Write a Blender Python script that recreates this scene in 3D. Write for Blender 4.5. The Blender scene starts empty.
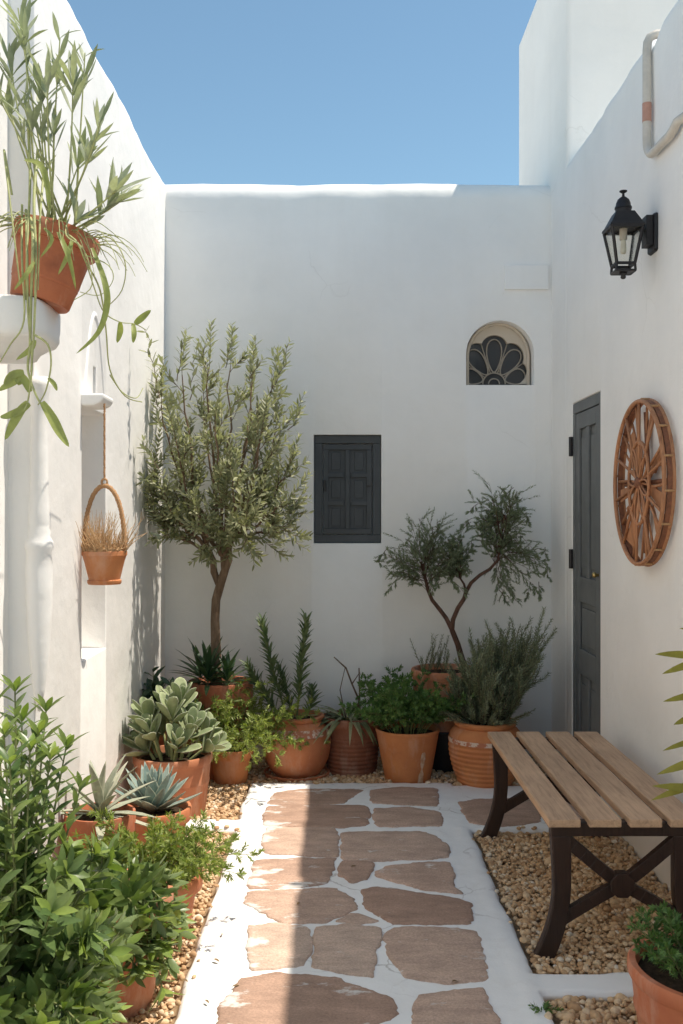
import bpy, bmesh, math, random
import numpy as np
from mathutils import Vector, Matrix, noise
R = math.radians
rnd = random.Random(7)
V = Vector
sc = bpy.context.scene
COL = sc.collection

# ------------------------------------------------------------------ camera geometry of the place
CX, CY, F, H = 337.0, 515.0, 1000.0, 1.5
XL, XR, YB = -1.077, 1.34, 6.26          # left wall, right wall, back wall
def W(px, py, Y):   return V(((px-CX)*Y/F, Y, H-(py-CY)*Y/F))
def G(px, py):      Y = H*F/(py-CY); return V(((px-CX)*Y/F, Y, 0))

# ------------------------------------------------------------------ mesh builder
class MB:
    def merge(s,o,mi):
        n0=len(s.v); s.v+=o.v; s.f+=[tuple(i+n0 for i in f) for f in o.f]; s.m+=[mi]*len(o.f); return s
    def __init__(s): s.v=[]; s.f=[]; s.m=[]
    def add(s, vs, fs, mi=0):
        b=len(s.v); s.v.extend(vs)
        for f in fs: s.f.append(tuple(i+b for i in f)); s.m.append(mi)
    def box(s, c, d, M=None, mi=0):
        c=V(c); x,y,z=d[0]/2,d[1]/2,d[2]/2
        vs=[V((a*x,b*y,e*z)) for a in(-1,1) for b in(-1,1) for e in(-1,1)]
        if M: vs=[M@v for v in vs]
        s.add([v+c for v in vs],[(0,1,3,2),(4,6,7,5),(0,4,5,1),(2,3,7,6),(0,2,6,4),(1,5,7,3)],mi)
    def bar(s, a, b, w, t, up=(0,0,1), mi=0):
        a=V(a);b=V(b); d=(b-a); L=d.length; d.normalize()
        u=V(up); sd=d.cross(u); sd.normalize(); u=sd.cross(d)
        M=Matrix((sd,d,u)).transposed()
        s.box((a+b)/2,(w,L,t),M,mi)
    def tube(s, pts, rad, n=8, mi=0, cap=True):
        pts=[V(p) for p in pts]; k=len(pts)
        if not hasattr(rad,'__len__'): rad=[rad]*k
        t0=(pts[1]-pts[0]).normalized()
        u=t0.orthogonal().normalized(); vs=[]
        for i,p in enumerate(pts):
            t=(pts[min(i+1,k-1)]-pts[max(i-1,0)]).normalized()
            u=(u-t*u.dot(t)); 
            if u.length<1e-6: u=t.orthogonal()
            u.normalize(); w=t.cross(u)
            for j in range(n):
                a=2*math.pi*j/n; vs.append(p+(u*math.cos(a)+w*math.sin(a))*rad[i])
        fs=[(i*n+j,i*n+(j+1)%n,(i+1)*n+(j+1)%n,(i+1)*n+j) for i in range(k-1) for j in range(n)]
        if cap: fs+= [tuple(range(n-1,-1,-1)), tuple(range((k-1)*n,k*n))]
        s.add(vs,fs,mi)
    def lathe(s, prof, c, n=56, wob=0, mi=0, M=None, a0=0, seed=0):
        c=V(c); vs=[]
        for (r,z) in prof:
            for j in range(n):
                a=2*math.pi*j/n+a0
                rr=r
                if wob: rr=r*(1+wob*noise.noise(V((math.cos(a)*1.3+seed,math.sin(a)*1.3,z*6))))
                p=V((rr*math.cos(a),rr*math.sin(a),z))
                vs.append((M@p if M else p)+c)
        k=len(prof)
        fs=[(i*n+j,i*n+(j+1)%n,(i+1)*n+(j+1)%n,(i+1)*n+j) for i in range(k-1) for j in range(n)]
        s.add(vs,fs,mi)
    def prism(s, poly, f0, f1, mi=0):
        n=len(poly); vs=[V(f0(*p)) for p in poly]+[V(f1(*p)) for p in poly]
        s.add(vs,[tuple(range(n-1,-1,-1)),tuple(range(n,2*n))]+[(i,(i+1)%n,(i+1)%n+n,i+n) for i in range(n)],mi)
    # leaves ---------------------------------------------------------
    def leaf(s, b, d, up, L, Wd, curl=.25, fold=.25, prof=((0,.12),(.3,.9),(.62,.95),(.85,.5)), mi=0):
        d=d.normalized(); sd=d.cross(up)
        if sd.length<1e-4: sd=d.orthogonal()
        sd.normalize(); n=sd.cross(d)
        vs=[]
        for t,w in prof:
            p=b+d*(L*t)-n*(curl*L*t*t)
            q=sd*(Wd*w*.5); h=n*(Wd*w*.5*fold)
            vs+= [p-q+h, p, p+q+h]
        vs.append(b+d*L-n*(curl*L))
        k=len(prof); fs=[]
        for i in range(k-1):
            for j in (0,1): fs.append((i*3+j,i*3+j+1,(i+1)*3+j+1,(i+1)*3+j))
        e=(k-1)*3; fs+=[(e,e+1,3*k),(e+1,e+2,3*k)]
        s.add(vs,fs,mi)
    def leaf4(s, b, d, up, L, Wd, curl=.15, mi=0):
        d=d.normalized(); sd=d.cross(up)
        if sd.length<1e-4: sd=d.orthogonal()
        sd.normalize(); n=sd.cross(d); q=sd*(Wd*.5)
        s.add([b,b+d*(L*.4)-q-n*(curl*L*.2),b+d*(L*.4)+q-n*(curl*L*.2),b+d*L-n*(curl*L)],[(0,2,1),(1,2,3)],mi)
    def fleshy(s, b, d, up, L, Wd, T, curl=-.1, prof=None, n=8, mi=0, edge=None):
        """thick leaf: elliptical section swept along a bent line"""
        prof=prof or ((0,.55),(.2,.85),(.45,1),(.7,.85),(.88,.45),(1,.03))
        d=d.normalized(); sd=d.cross(up)
        if sd.length<1e-4: sd=d.orthogonal()
        sd.normalize(); nn=sd.cross(d); vs=[]
        for t,w in prof:
            p=b+d*(L*t)-nn*(curl*L*t*t)
            for j in range(n):
                a=2*math.pi*j/n
                x=math.cos(a)*Wd*.5*w; z=math.sin(a)*T*.5*(w**.5)
                z+= abs(x)*.35 
                vs.append(p+sd*x+nn*z)
        k=len(prof)
        fs=[(i*n+j,i*n+(j+1)%n,(i+1)*n+(j+1)%n,(i+1)*n+j) for i in range(k-1) for j in range(n)]
        fs+=[tuple(range(n-1,-1,-1)),tuple(range((k-1)*n,k*n))]
        s.add(vs,fs,mi)
        if edge is not None:
            m0=len(s.m)-len(fs)
            for i in range(k-1):
                for j in (n-1,0,n//2-1,n//2): s.m[m0+i*n+j]=edge
    def build(s, name, mats, parent=None, origin=None, smooth=True, sharp=None, bevel=0, fixn=False, bseg=2):
        if not isinstance(mats,(list,tuple)): mats=[mats]
        o=V(origin) if origin is not None else (V(ROOT[parent.name]) if parent and parent.name in ROOT else V((0,0,0)))
        me=bpy.data.meshes.new(name)
        me.from_pydata([(v[0]-o[0],v[1]-o[1],v[2]-o[2]) for v in s.v],[],s.f)
        for m in mats: me.materials.append(m)
        if len(mats)>1: me.polygons.foreach_set('material_index',s.m)
        if fixn:
            bm=bmesh.new(); bm.from_mesh(me); bmesh.ops.recalc_face_normals(bm,faces=bm.faces); bm.to_mesh(me); bm.free()
        me.polygons.foreach_set('use_smooth',[smooth]*len(me.polygons))
        if sharp is not None: me.set_sharp_from_angle(angle=R(sharp))
        me.update()
        ob=bpy.data.objects.new(name,me); COL.objects.link(ob)
        if parent:
            ob.parent=parent
            ROOT[ob.name]=o
        else:
            ob.location=o; ROOT[ob.name]=o
        if bevel:
            b=ob.modifiers.new('bevel','BEVEL'); b.width=bevel; b.segments=bseg; b.limit_method='ANGLE'; b.angle_limit=R(35)
        return ob
ROOT={}
def thing(name, label, cat, loc, group=None):
    o=bpy.data.objects.new(name,None); o.empty_display_size=.1; COL.objects.link(o); o.location=loc
    ROOT[o.name]=V(loc); o['label']=label; o['category']=cat
    if group: o['group']=group
    return o
def tag(o,label,cat,group=None,kind=None):
    o['label']=label; o['category']=cat
    if group:o['group']=group
    if kind:o['kind']=kind
    return o
def struct(o,kind='structure',label=None,cat=None):
    o['kind']=kind
    if label:o['label']=label
    if cat:o['category']=cat
    return o

# ------------------------------------------------------------------ materials
class NT:
    def __init__(s,name):
        s.mat=bpy.data.materials.new(name); s.mat.use_nodes=True
        s.t=s.mat.node_tree; s.n=s.t.nodes; s.l=s.t.links
        s.p=s.n['Principled BSDF']; s.out=s.n['Material Output']
        s.tc=s.n.new('ShaderNodeTexCoord'); s.co=s.tc.outputs['Object']
    def geo(s): return s.n.new('ShaderNodeNewGeometry')
    def noise(s,scale,detail=4,rough=.55,co=None,dist=0,stretch=None):
        co=co or s.co
        if stretch:
            mp=s.n.new('ShaderNodeMapping'); mp.inputs['Scale'].default_value=stretch; s.l.new(co,mp.inputs['Vector']); co=mp.outputs['Vector']
        x=s.n.new('ShaderNodeTexNoise'); x.inputs['Scale'].default_value=scale; x.inputs['Detail'].default_value=detail
        x.inputs['Roughness'].default_value=rough; x.inputs['Distortion'].default_value=dist
        s.l.new(co,x.inputs['Vector']); return x.outputs['Fac']
    def ramp(s,fac,stops,interp='LINEAR'):
        x=s.n.new('ShaderNodeValToRGB'); e=x.color_ramp.elements; x.color_ramp.interpolation=interp
        while len(e)<len(stops): e.new(.5)
        for i,(p,c) in enumerate(stops):
            e[i].position=p; c=(c,c,c) if not hasattr(c,'__len__') else c; e[i].color=(*c,1)
        s.l.new(fac,x.inputs['Fac']); return x.outputs['Color']
    def mix(s,fac,a,b,mode='MIX'):
        x=s.n.new('ShaderNodeMix'); x.data_type='RGBA'; x.blend_type=mode
        for k,v in ((0,fac),(6,a),(7,b)):
            if hasattr(v,'links') or hasattr(v,'is_linked'): s.l.new(v,x.inputs[k])
            elif k==0: x.inputs[0].default_value=v
            else: x.inputs[k].default_value=(*v,1)
        return x.outputs[2]
    def math(s,op,a,b=0):
        x=s.n.new('ShaderNodeMath'); x.operation=op
        for k,v in ((0,a),(1,b)):
            if hasattr(v,'is_linked'): s.l.new(v,x.inputs[k])
            else: x.inputs[k].default_value=v
        return x.outputs[0]
    def color(s,c): 
        if hasattr(c,'is_linked'): s.l.new(c,s.p.inputs['Base Color'])
        else: s.p.inputs['Base Color'].default_value=(*c,1)
    def rough(s,v,spec=None):
        if hasattr(v,'is_linked'): s.l.new(v,s.p.inputs['Roughness'])
        else: s.p.inputs['Roughness'].default_value=v
        if spec is not None: s.p.inputs['Specular IOR Level'].default_value=spec
    def bump(s,h,strength,dist,prev=None):
        x=s.n.new('ShaderNodeBump'); x.inputs['Strength'].default_value=strength; x.inputs['Distance'].default_value=dist
        s.l.new(h,x.inputs['Height'])
        if prev: s.l.new(prev,x.inputs['Normal'])
        return x.outputs['Normal']
    def normal(s,n): s.l.new(n,s.p.inputs['Normal'])
M={}
def plaster(name, base, dirt=.35):
    a=NT(name); b=V(base)
    c=a.ramp(a.noise(1.3,6,.6),[(.28,tuple(b*.92)),(.72,tuple(b*1.03))])
    streak=a.ramp(a.noise(2.2,6,.65,stretch=(4,4,.35)),[(.52,0.),(.8,1.)])
    c=a.mix(a.math('MULTIPLY',streak,dirt*.35),c,(b[0]*.82,b[1]*.80,b[2]*.76))
    spots=a.ramp(a.noise(9,7,.7),[(.68,0.),(.74,1.)])
    c=a.mix(a.math('MULTIPLY',spots,dirt*.6),c,(b[0]*.7,b[1]*.67,b[2]*.62))
    sp_=a.n.new('ShaderNodeSeparateXYZ'); a.l.new(a.geo().outputs['Position'],sp_.inputs[0])
    low=a.ramp(a.math('ADD',sp_.outputs['Z'],a.math('MULTIPLY',a.noise(5,6,.7),.45)),[(.22,1.),(.52,0.)])     # soil splashes along the foot
    c=a.mix(a.math('MULTIPLY',low,dirt*.9),c,(b[0]*.72,b[1]*.66,b[2]*.57))
    vo=a.n.new('ShaderNodeTexVoronoi'); vo.feature='DISTANCE_TO_EDGE'; vo.inputs['Scale'].default_value=1.1
    nn_=a.n.new('ShaderNodeTexNoise'); nn_.inputs['Scale'].default_value=3; nn_.inputs['Detail'].default_value=8; a.l.new(a.co,nn_.inputs['Vector'])
    a.l.new(a.mix(.22,a.co,nn_.outputs['Color']),vo.inputs['Vector'])
    hair=a.math('MULTIPLY',a.ramp(vo.outputs['Distance'],[(.0012,1.),(.0035,0.)]),a.ramp(a.noise(1.7,3),[(.56,0.),(.66,1.)]))
    c=a.mix(a.math('MULTIPLY',hair,.22),c,(b[0]*.55,b[1]*.53,b[2]*.5))
    a.color(c); a.rough(.85,.2)
    n=a.bump(a.noise(2.6,3,.5),.45,.03)
    n=a.bump(a.noise(13,5,.6),.22,.012,n)
    n=a.bump(a.noise(75,4,.7),.18,.003,n)
    a.normal(n); return a.mat
M['wall']=plaster('limewashed_plaster',(.88,.868,.845))
M['wall_warm']=plaster('beige_plaster',(.62,.54,.44))
# mortar / gravel bed
a=NT('painted_mortar_and_bed')
g=a.geo(); sep=a.n.new('ShaderNodeSeparateXYZ'); a.l.new(g.outputs['Position'],sep.inputs[0])
zz=sep.outputs['Z']
c=a.ramp(a.noise(4,6,.6),[(.3,(.80,.79,.77)),(.7,(.86,.855,.84))])
d=a.ramp(a.noise(38,6,.75),[(.66,0.),(.72,1.)])
c=a.mix(a.math('MULTIPLY',d,.45),c,(.36,.30,.25))
d2=a.ramp(a.noise(6,5,.7),[(.55,0.),(.8,1.)])
c=a.mix(a.math('MULTIPLY',d2,.35),c,(.62,.57,.52))
vor=a.n.new('ShaderNodeTexVoronoi'); vor.feature='DISTANCE_TO_EDGE'; vor.inputs['Scale'].default_value=3.1
nz=a.n.new('ShaderNodeTexNoise'); nz.inputs['Scale'].default_value=5; nz.inputs['Detail'].default_value=6; a.l.new(a.co,nz.inputs['Vector'])
a.l.new(a.mix(.18,a.co,nz.outputs['Color']),vor.inputs['Vector'])
ck=a.ramp(vor.outputs['Distance'],[(.004,1.),(.011,0.)])
ck=a.math('MULTIPLY',ck,a.ramp(a.noise(2.3,2),[(.5,0.),(.62,1.)]))
c=a.mix(a.math('MULTIPLY',ck,.55),c,(.34,.30,.27))
bed=a.ramp(a.noise(60,4,.7),[(.3,(.26,.17,.10)),(.7,(.50,.36,.22))])
fz=a.ramp(a.math('ADD',a.math('MULTIPLY',zz,20),.75),[(.25,0.),(.5,1.)])
c=a.mix(fz,bed,c); a.color(c); a.rough(.88,.2)
n=a.bump(a.noise(10,5,.6),.3,.01); n=a.bump(a.noise(90,4,.7),.3,.003,n); a.normal(n); M['mortar']=a.mat
# flagstone
a=NT('brown_flagstone')
oi=a.n.new('ShaderNodeObjectInfo'); gi=oi.outputs['Random']
c=a.ramp(gi,[(0,(.41,.265,.195)),(.5,(.52,.355,.27)),(1,(.61,.455,.36))])
v=a.ramp(a.noise(7,7,.65,stretch=(1,2.2,1)),[(.3,.72),(.7,1.15)])
c=a.mix(1,c,v,'MULTIPLY')
v=a.ramp(a.noise(120,5,.75),[(.35,.75),(.65,1.15)])
c=a.mix(1,c,v,'MULTIPLY')
sx_=a.n.new('ShaderNodeSeparateXYZ'); a.l.new(a.geo().outputs['Position'],sx_.inputs[0])
lf_=a.ramp(a.math('ADD',sx_.outputs['X'],.5),[(.08,.16),(.30,0.)])
wm=a.ramp(a.math('ADD',a.noise(5.2,9,.66,stretch=(.8,1.5,1)),lf_),[(.60,0.),(.65,1.)])
c=a.mix(a.math('MULTIPLY',wm,.85),c,(.72,.69,.65))
a.color(c); a.rough(.72,.35)
n=a.bump(a.noise(9,6,.6,stretch=(1,2,1)),.5,.012); n=a.bump(a.noise(140,4,.7),.25,.002,n); a.normal(n); M['flag']=a.mat
# pebbles
a=NT('tan_pebbles')
gi=a.geo().outputs['Random Per Island']
c=a.ramp(gi,[(0,(.42,.25,.13)),(.35,(.58,.38,.21)),(.7,(.68,.48,.29)),(.93,(.72,.56,.38)),(1,(.80,.72,.60))])
c=a.mix(1,c,a.ramp(a.noise(70,4,.6),[(.3,.8),(.7,1.1)]),'MULTIPLY'); a.color(c); a.rough(.7,.3)
a.normal(a.bump(a.noise(160,3),.2,.002)); M['pebble']=a.mat
# terracotta family
def terra(name, base, dark, bloom=.5, seed=0., gloss=.75):
    a=NT(name)
    mp=a.n.new('ShaderNodeMapping'); mp.inputs['Location'].default_value=(seed*3.1,seed*1.7,seed); a.l.new(a.co,mp.inputs['Vector']); co=mp.outputs['Vector']
    c=a.ramp(a.noise(5,7,.66,co),[(.33,dark),(.66,base)])
    st=a.ramp(a.noise(9,6,.68,co,stretch=(1,1,.35)),[(.50,0.),(.72,1.)])
    c=a.mix(a.math('MULTIPLY',st,bloom*.95),c,(.66,.50,.40))
    dk=a.ramp(a.noise(4,5,.7,co),[(.6,0.),(.8,1.)])
    c=a.mix(a.math('MULTIPLY',dk,.7),c,(dark[0]*.55,dark[1]*.6,dark[2]*.7))
    sp=a.ramp(a.noise(90,3,.7,co),[(.66,0.),(.72,1.)])
    c=a.mix(a.math('MULTIPLY',sp,.3),c,(dark[0]*.5,dark[1]*.5,dark[2]*.5))
    a.color(c); a.rough(gloss,.3)
    n=a.bump(a.noise(14,4),.2,.006); n=a.bump(a.noise(130,3,.7),.2,.0015,n); a.normal(n); return a.mat
TC=[terra('terracotta',(.56,.215,.095),(.44,.15,.068),.35,1), terra('weathered_terracotta',(.53,.22,.11),(.40,.145,.075),.7,4),
    terra('orange_terracotta',(.58,.235,.09),(.47,.165,.065),.4,7), terra('dark_brown_terracotta',(.26,.10,.055),(.17,.065,.04),.3,9),
    terra('red_terracotta',(.53,.18,.085),(.41,.125,.06),.4,12,.6)]
a=NT('potting_soil'); a.color(a.ramp(a.noise(50,5,.7),[(.3,(.025,.018,.012)),(.7,(.10,.07,.045))])); a.rough(.95,.1)
a.normal(a.bump(a.noise(60,5,.8),.8,.02)); M['soil']=a.mat
a=NT('worn_white_paint_band'); c=a.ramp(a.noise(26,5,.7),[(.46,(.46,.17,.09)),(.54,(.66,.52,.42))]); a.color(c); a.rough(.8); M['band']=a.mat
a=NT('pale_paint_drip'); a.color(a.ramp(a.noise(30,5,.7),[(.4,(.50,.26,.14)),(.6,(.62,.46,.33))])); a.rough(.8); M['drip']=a.mat
a=NT('black_glazed_clay'); a.color((.025,.024,.023)); a.rough(.45); M['black']=a.mat
# metals, wood, paint
def simple(name,c,rough=.5,metal=0,spec=None,var=.12,scale=30,bump=.0):
    a=NT(name); c=V(c)
    a.color(a.ramp(a.noise(scale,5,.65),[(.3,tuple(c*(1-var))),(.7,tuple(c*(1+var)))])); a.rough(rough,spec); a.p.inputs['Metallic'].default_value=metal
    if bump: a.normal(a.bump(a.noise(scale*2,4),bump,.003))
    return a.mat
M['door']=simple('slate_grey_door_paint',(.125,.132,.132),.55,var=.14,scale=9,bump=.15)
M['shutter']=simple('shutter_paint_and_slot_shade',(.042,.048,.054),.5,var=.2,scale=12,bump=.15)
M['iron']=simple('blackened_iron',(.022,.020,.021),.5,.3,var=.3,scale=40,bump=.2)
M['brass']=simple('brass',(.55,.40,.16),.35,1)
M['pipe']=simple('cream_pipe_paint',(.60,.55,.48),.5,var=.1,scale=25,bump=.1)
M['tape']=simple('faded_red_tape',(.50,.27,.20),.6)
M['bulbw']=simple('frosted_bulb',(.75,.72,.62),.4)
a=NT('dark_window_glass'); a.color((.032,.034,.037)); a.rough(.12,.6); M['dglass']=a.mat
a=NT('lantern_glass'); a.color((.93,.92,.88)); a.rough(.22); a.p.inputs['Transmission Weight'].default_value=1.; a.p.inputs['IOR'].default_value=1.1; M['glass']=a.mat
def wood(name,base,dark,axis='Y',gloss=.6,isl=True):
    a=NT(name); st={'Y':(14,.9,14),'Z':(14,14,.9),'X':(.9,14,14)}[axis]
    g=a.noise(5,7,.65,stretch=st,dist=.8)
    c=a.ramp(g,[(.25,dark),(.5,base),(.75,tuple(V(base)*1.2))])
    c=a.mix(1,c,a.ramp(a.noise(3,4),[(.3,.8),(.7,1.12)]),'MULTIPLY')
    a.color(c); a.rough(gloss,.35); a.normal(a.bump(g,.35,.004)); return a.mat
M['slat']=wood('weathered_bench_slat_wood',(.50,.325,.205),(.31,.19,.115))
M['frame']=wood('dark_stained_wood',(.038,.020,.014),(.014,.008,.006),'Z',.42)
M['wheelw']=wood('reddish_cane_wood',(.44,.205,.10),(.22,.085,.04),'Z',.6)
M['wheeld']=simple('dark_brown_woven_panel',(.20,.075,.035),.7,var=.35,scale=60,bump=.4)
M['rope']=simple('jute_rope',(.44,.25,.12),.85,var=.25,scale=200,bump=.4)
M['straw']=simple('dry_straw',(.55,.36,.19),.8,var=.3,scale=20)
# leaves
def leafm(name, lo, hi, rough=.5, trans=.25, edge=None, tip=None, back=None):
    a=NT(name); ge=a.geo(); ri=ge.outputs['Random Per Island']
    c=a.ramp(ri,[(0,lo),(.55,tuple((V(lo)+V(hi))/2)),(1,hi)])
    c=a.mix(1,c,a.ramp(a.noise(45,3),[(.3,.85),(.7,1.12)]),'MULTIPLY')
    if back: c=a.mix(ge.outputs['Backfacing'],c,back)
    a.color(c); a.rough(rough,.4)
    tr=a.n.new('ShaderNodeBsdfTranslucent'); a.l.new(a.mix(1,c,(1.25,1.35,.6),'MULTIPLY'),tr.inputs['Color'])
    ms=a.n.new('ShaderNodeMixShader'); ms.inputs[0].default_value=trans
    a.l.new(a.p.outputs[0],ms.inputs[1]); a.l.new(tr.outputs[0],ms.inputs[2]); a.l.new(ms.outputs[0],a.out.inputs[0])
    return a.mat
L={}
L['laurel']=leafm('laurel_leaf',(.07,.125,.042),(.20,.265,.085),.32,.28,back=(.19,.25,.11))
L['laurel_new']=leafm('young_laurel_leaf',(.16,.24,.05),(.29,.36,.10),.4,.3)
L['olive']=leafm('olive_leaf',(.15,.165,.085),(.34,.345,.20),.5,.25,back=(.33,.34,.24))
L['fern']=leafm('feathery_leaf',(.16,.23,.045),(.34,.39,.11),.5,.32)
L['herb']=leafm('parsley_leaf',(.065,.145,.038),(.15,.255,.07),.5,.25)
L['dark']=leafm('dark_strap_leaf',(.03,.065,.03),(.075,.125,.055),.4,.15)
L['spike']=leafm('spurge_leaf',(.075,.13,.06),(.20,.25,.125),.45,.2)
L['rosemary']=leafm('rosemary_needle',(.16,.19,.115),(.31,.335,.215),.6,.22)
L['tamarisk']=leafm('tamarisk_needle',(.13,.165,.10),(.26,.30,.19),.6,.25)
L['agave']=leafm('blue_green_agave_leaf',(.19,.27,.25),(.31,.38,.33),.5,.08)
L['agavepale']=leafm('pale_agave_leaf',(.30,.33,.24),(.50,.49,.38),.5,.12)
L['felt']=leafm('felted_succulent_leaf',(.21,.27,.13),(.37,.42,.23),.65,.12)
L['rim']=leafm('pale_leaf_margin',(.42,.45,.32),(.56,.57,.44),.6,.1)
L['silver']=leafm('silvery_lance_leaf',(.22,.26,.17),(.42,.45,.32),.5,.22)
L['trail']=leafm('yellow_green_strap_leaf',(.20,.25,.06),(.40,.43,.16),.45,.3)
L['yellow']=leafm('yellowing_leaf',(.13,.17,.035),(.38,.30,.05),.45,.35)
L['varieg']=leafm('striped_drooping_leaf',(.13,.16,.07),(.48,.46,.30),.5,.2)
M['stemg']=simple('green_stem',(.17,.19,.07),.6,var=.3)
M['stemp']=simple('pale_green_stem',(.36,.38,.16),.55,var=.25)
M['twig']=simple('brown_twig',(.12,.075,.045),.8,var=.3,scale=60)
a=NT('olive_bark'); g=a.noise(30,6,.7,stretch=(1,1,.25)); a.color(a.ramp(g,[(.3,(.085,.055,.035)),(.7,(.29,.20,.135))])); a.rough(.9,.15); a.normal(a.bump(g,.8,.01)); M['bark']=a.mat
a=NT('red_brown_bark'); g=a.noise(35,6,.7,stretch=(1,1,.3)); a.color(a.ramp(g,[(.3,(.055,.03,.022)),(.7,(.16,.09,.065))])); a.rough(.9,.15); a.normal(a.bump(g,.8,.008)); M['bark2']=a.mat
M['dryleaf']=simple('dry_brown_leaf',(.20,.13,.06),.8,var=.3)
M['grille']=simple('dusty_plaster_grille',(.36,.31,.25),.85)
M['bounce_ground']=simple('pale_bounce_ground',(.62,.58,.52),.95,var=.2,scale=2)  # outer ground made pale so it bounces more sunlight into the courtyard
M['bouncew']=plaster('white_bounce_plaster',(.78,.77,.75))

# ------------------------------------------------------------------ ground and path
b=MB(); b.add([V((-150,-150,-.12)),V((150,-150,-.12)),V((150,150,-.12)),V((-150,150,-.12))],[(0,1,2,3)])
struct(b.build('ground',M['bounce_ground'],smooth=False))
def sstep(e0,e1,x): t=max(0,min(1,(x-e0)/(e1-e0))); return t*t*(3-2*t)
def paved(x,y):
    """signed 'insideness' of the white mortar (metres)"""
    w=.012*noise.noise(V((x*5,y*5,3)))+.006*noise.noise(V((x*17,y*17,1)))
    d=-9
    d=max(d,min(x+.5,.656-x,5.62-y))
    d=max(d,min(x-.3,1.5-x,y-4.765,5.56-y))          # stone cross strip by the door
    d=max(d,min(x-.3,1.5-x,y-3.135,3.297-y))         # low kerb between the two gravel beds
    d=max(d,min(x+1.3,-.3-x,y-4.78,4.95-y))           # left cross strip
    return d+w
b=MB(); x0,x1,y0,y1=-1.2,1.37,.4,6.3; nx,ny=214,490
gv=[]
for j in range(ny+1):
    y=y0+(y1-y0)*j/ny
    for i in range(nx+1):
        x=x0+(x1-x0)*i/nx
        s=sstep(-.004,.022,paved(x,y))
        h=.0022*noise.noise(V((x*7,y*7,0)))+.0016*noise.noise(V((x*23,y*23,5)))
        # rounded raised border along both long edges of the path
        h+=.006*math.exp(-((x-.60)/.035)**2)*(1 if y<4.8 else .3)
        gv.append(V((x,y,-.042*(1-s)+h*s)))
b.add(gv,[(j*(nx+1)+i,j*(nx+1)+i+1,(j+1)*(nx+1)+i+1,(j+1)*(nx+1)+i) for j in range(ny) for i in range(nx)])
path=struct(b.build('path',M['mortar']))
def c3(pts): return [(160+x/2.2767,760+y/2.2767) for x,y in pts]
stones=[c3(p) for p in (
 [(250,100),(265,76),(320,69),(460,69),(425,86),(415,99),(330,102)],
 [(485,72),(520,66),(628,66),(630,105),(560,102),(486,98)],
 [(240,150),(247,109),(330,105),(470,107),(470,146),(410,154),(320,152)],
 [(488,113),(560,110),(634,120),(635,150),(500,152)],
 [(241,170),(250,156),(390,157),(402,166),(395,185),(403,220),(360,220),(240,210)],
 [(418,168),(600,166),(650,195),(650,222),(470,230),(420,225)],
 [(203,292),(222,230),(395,226),(390,245),(370,280),(290,290)],
 [(413,262),(420,235),(485,238),(470,270),(440,276)],
 [(498,265),(520,245),(655,235),(665,290),(683,303),(600,295)],
 [(200,325),(205,303),(395,296),(430,315),(440,340),(370,370),(280,370),(215,335)],
 [(462,300),(500,293),(683,322),(702,330),(698,372),(540,372),(480,340)],
 [(408,368),(440,355),(488,368),(450,372)],
 [(210,475),(208,385),(260,375),(335,385),(335,440),(320,465)],
 [(358,470),(360,390),(430,378),(500,385),(500,410),(480,440),(485,495),(420,485)],
 [(512,400),(540,385),(690,390),(718,395),(745,502),(640,505),(560,490),(530,440)],
 [(140,580),(190,505),(260,490),(400,502),(520,545),(530,580),(480,603),(420,640),(140,650)],
 [(585,560),(600,545),(700,528),(735,525),(760,610),(765,680),(620,690),(590,640)])]
stones+= [[(461,803),(478,800),(520,799),(537,802),(538,822),(505,826),(471,823)],
          [(548,801),(600,800),(640,802),(645,824),(560,824)],
          [(232,1052),(330,1046),(385,1058),(378,1130),(215,1135)],[(410,1066),(485,1060),(505,1140),(400,1150)]]
def flag(poly,k):
    P=[G(*p).to_2d() for p in poly]
    for _ in range(1):                                        # soften the corners
        P=[q for i in range(len(P)) for q in (P[i].lerp(P[(i+1)%len(P)],.06),P[i].lerp(P[(i+1)%len(P)],.94))]
    Q=[]
    for i in range(len(P)):
        A,B=P[i],P[(i+1)%len(P)]; n=max(1,int((B-A).length/.012))
        Q+= [A.lerp(B,j/n) for j in range(n)]
    cen=sum(Q,V((0,0)))/len(Q); out=[]
    for q in Q:
        d=(q-cen).normalized()
        out.append(q+d*(.019+.014*noise.noise(V((q.x*9,q.y*9,k)))+.011*noise.noise(V((q.x*24,q.y*24,k)))+.007*noise.noise(V((q.x*70,q.y*70,k)))))
    b=MB(); n=len(out); rings=[(1,-.006),(.985,.0025),(.95,.0055),(.80,.0062),(.4,.006)]
    vs=[]
    for s,z in rings:
        for q in out:
            p=cen+(q-cen)*s; vs.append(V((p.x,p.y,z+.002*noise.noise(V((p.x*12,p.y*12,k))))))
    vs.append(V((cen.x,cen.y,.006)))
    dz=(k*37%11)/11*.0035; vs=[V((p.x,p.y,p.z+dz)) for p in vs]
    fs=[(r*n+i,r*n+(i+1)%n,(r+1)*n+(i+1)%n,(r+1)*n+i) for r in range(len(rings)-1) for i in range(n)]
    fs+=[((len(rings)-1)*n+i,(len(rings)-1)*n+(i+1)%n,len(rings)*n) for i in range(n)]
    b.add(vs,fs); return b
# per-stone tone through one island per stone
for k,p in enumerate(stones): flag(p,k).build('flagstone',M['flag'],path,fixn=True)

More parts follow.
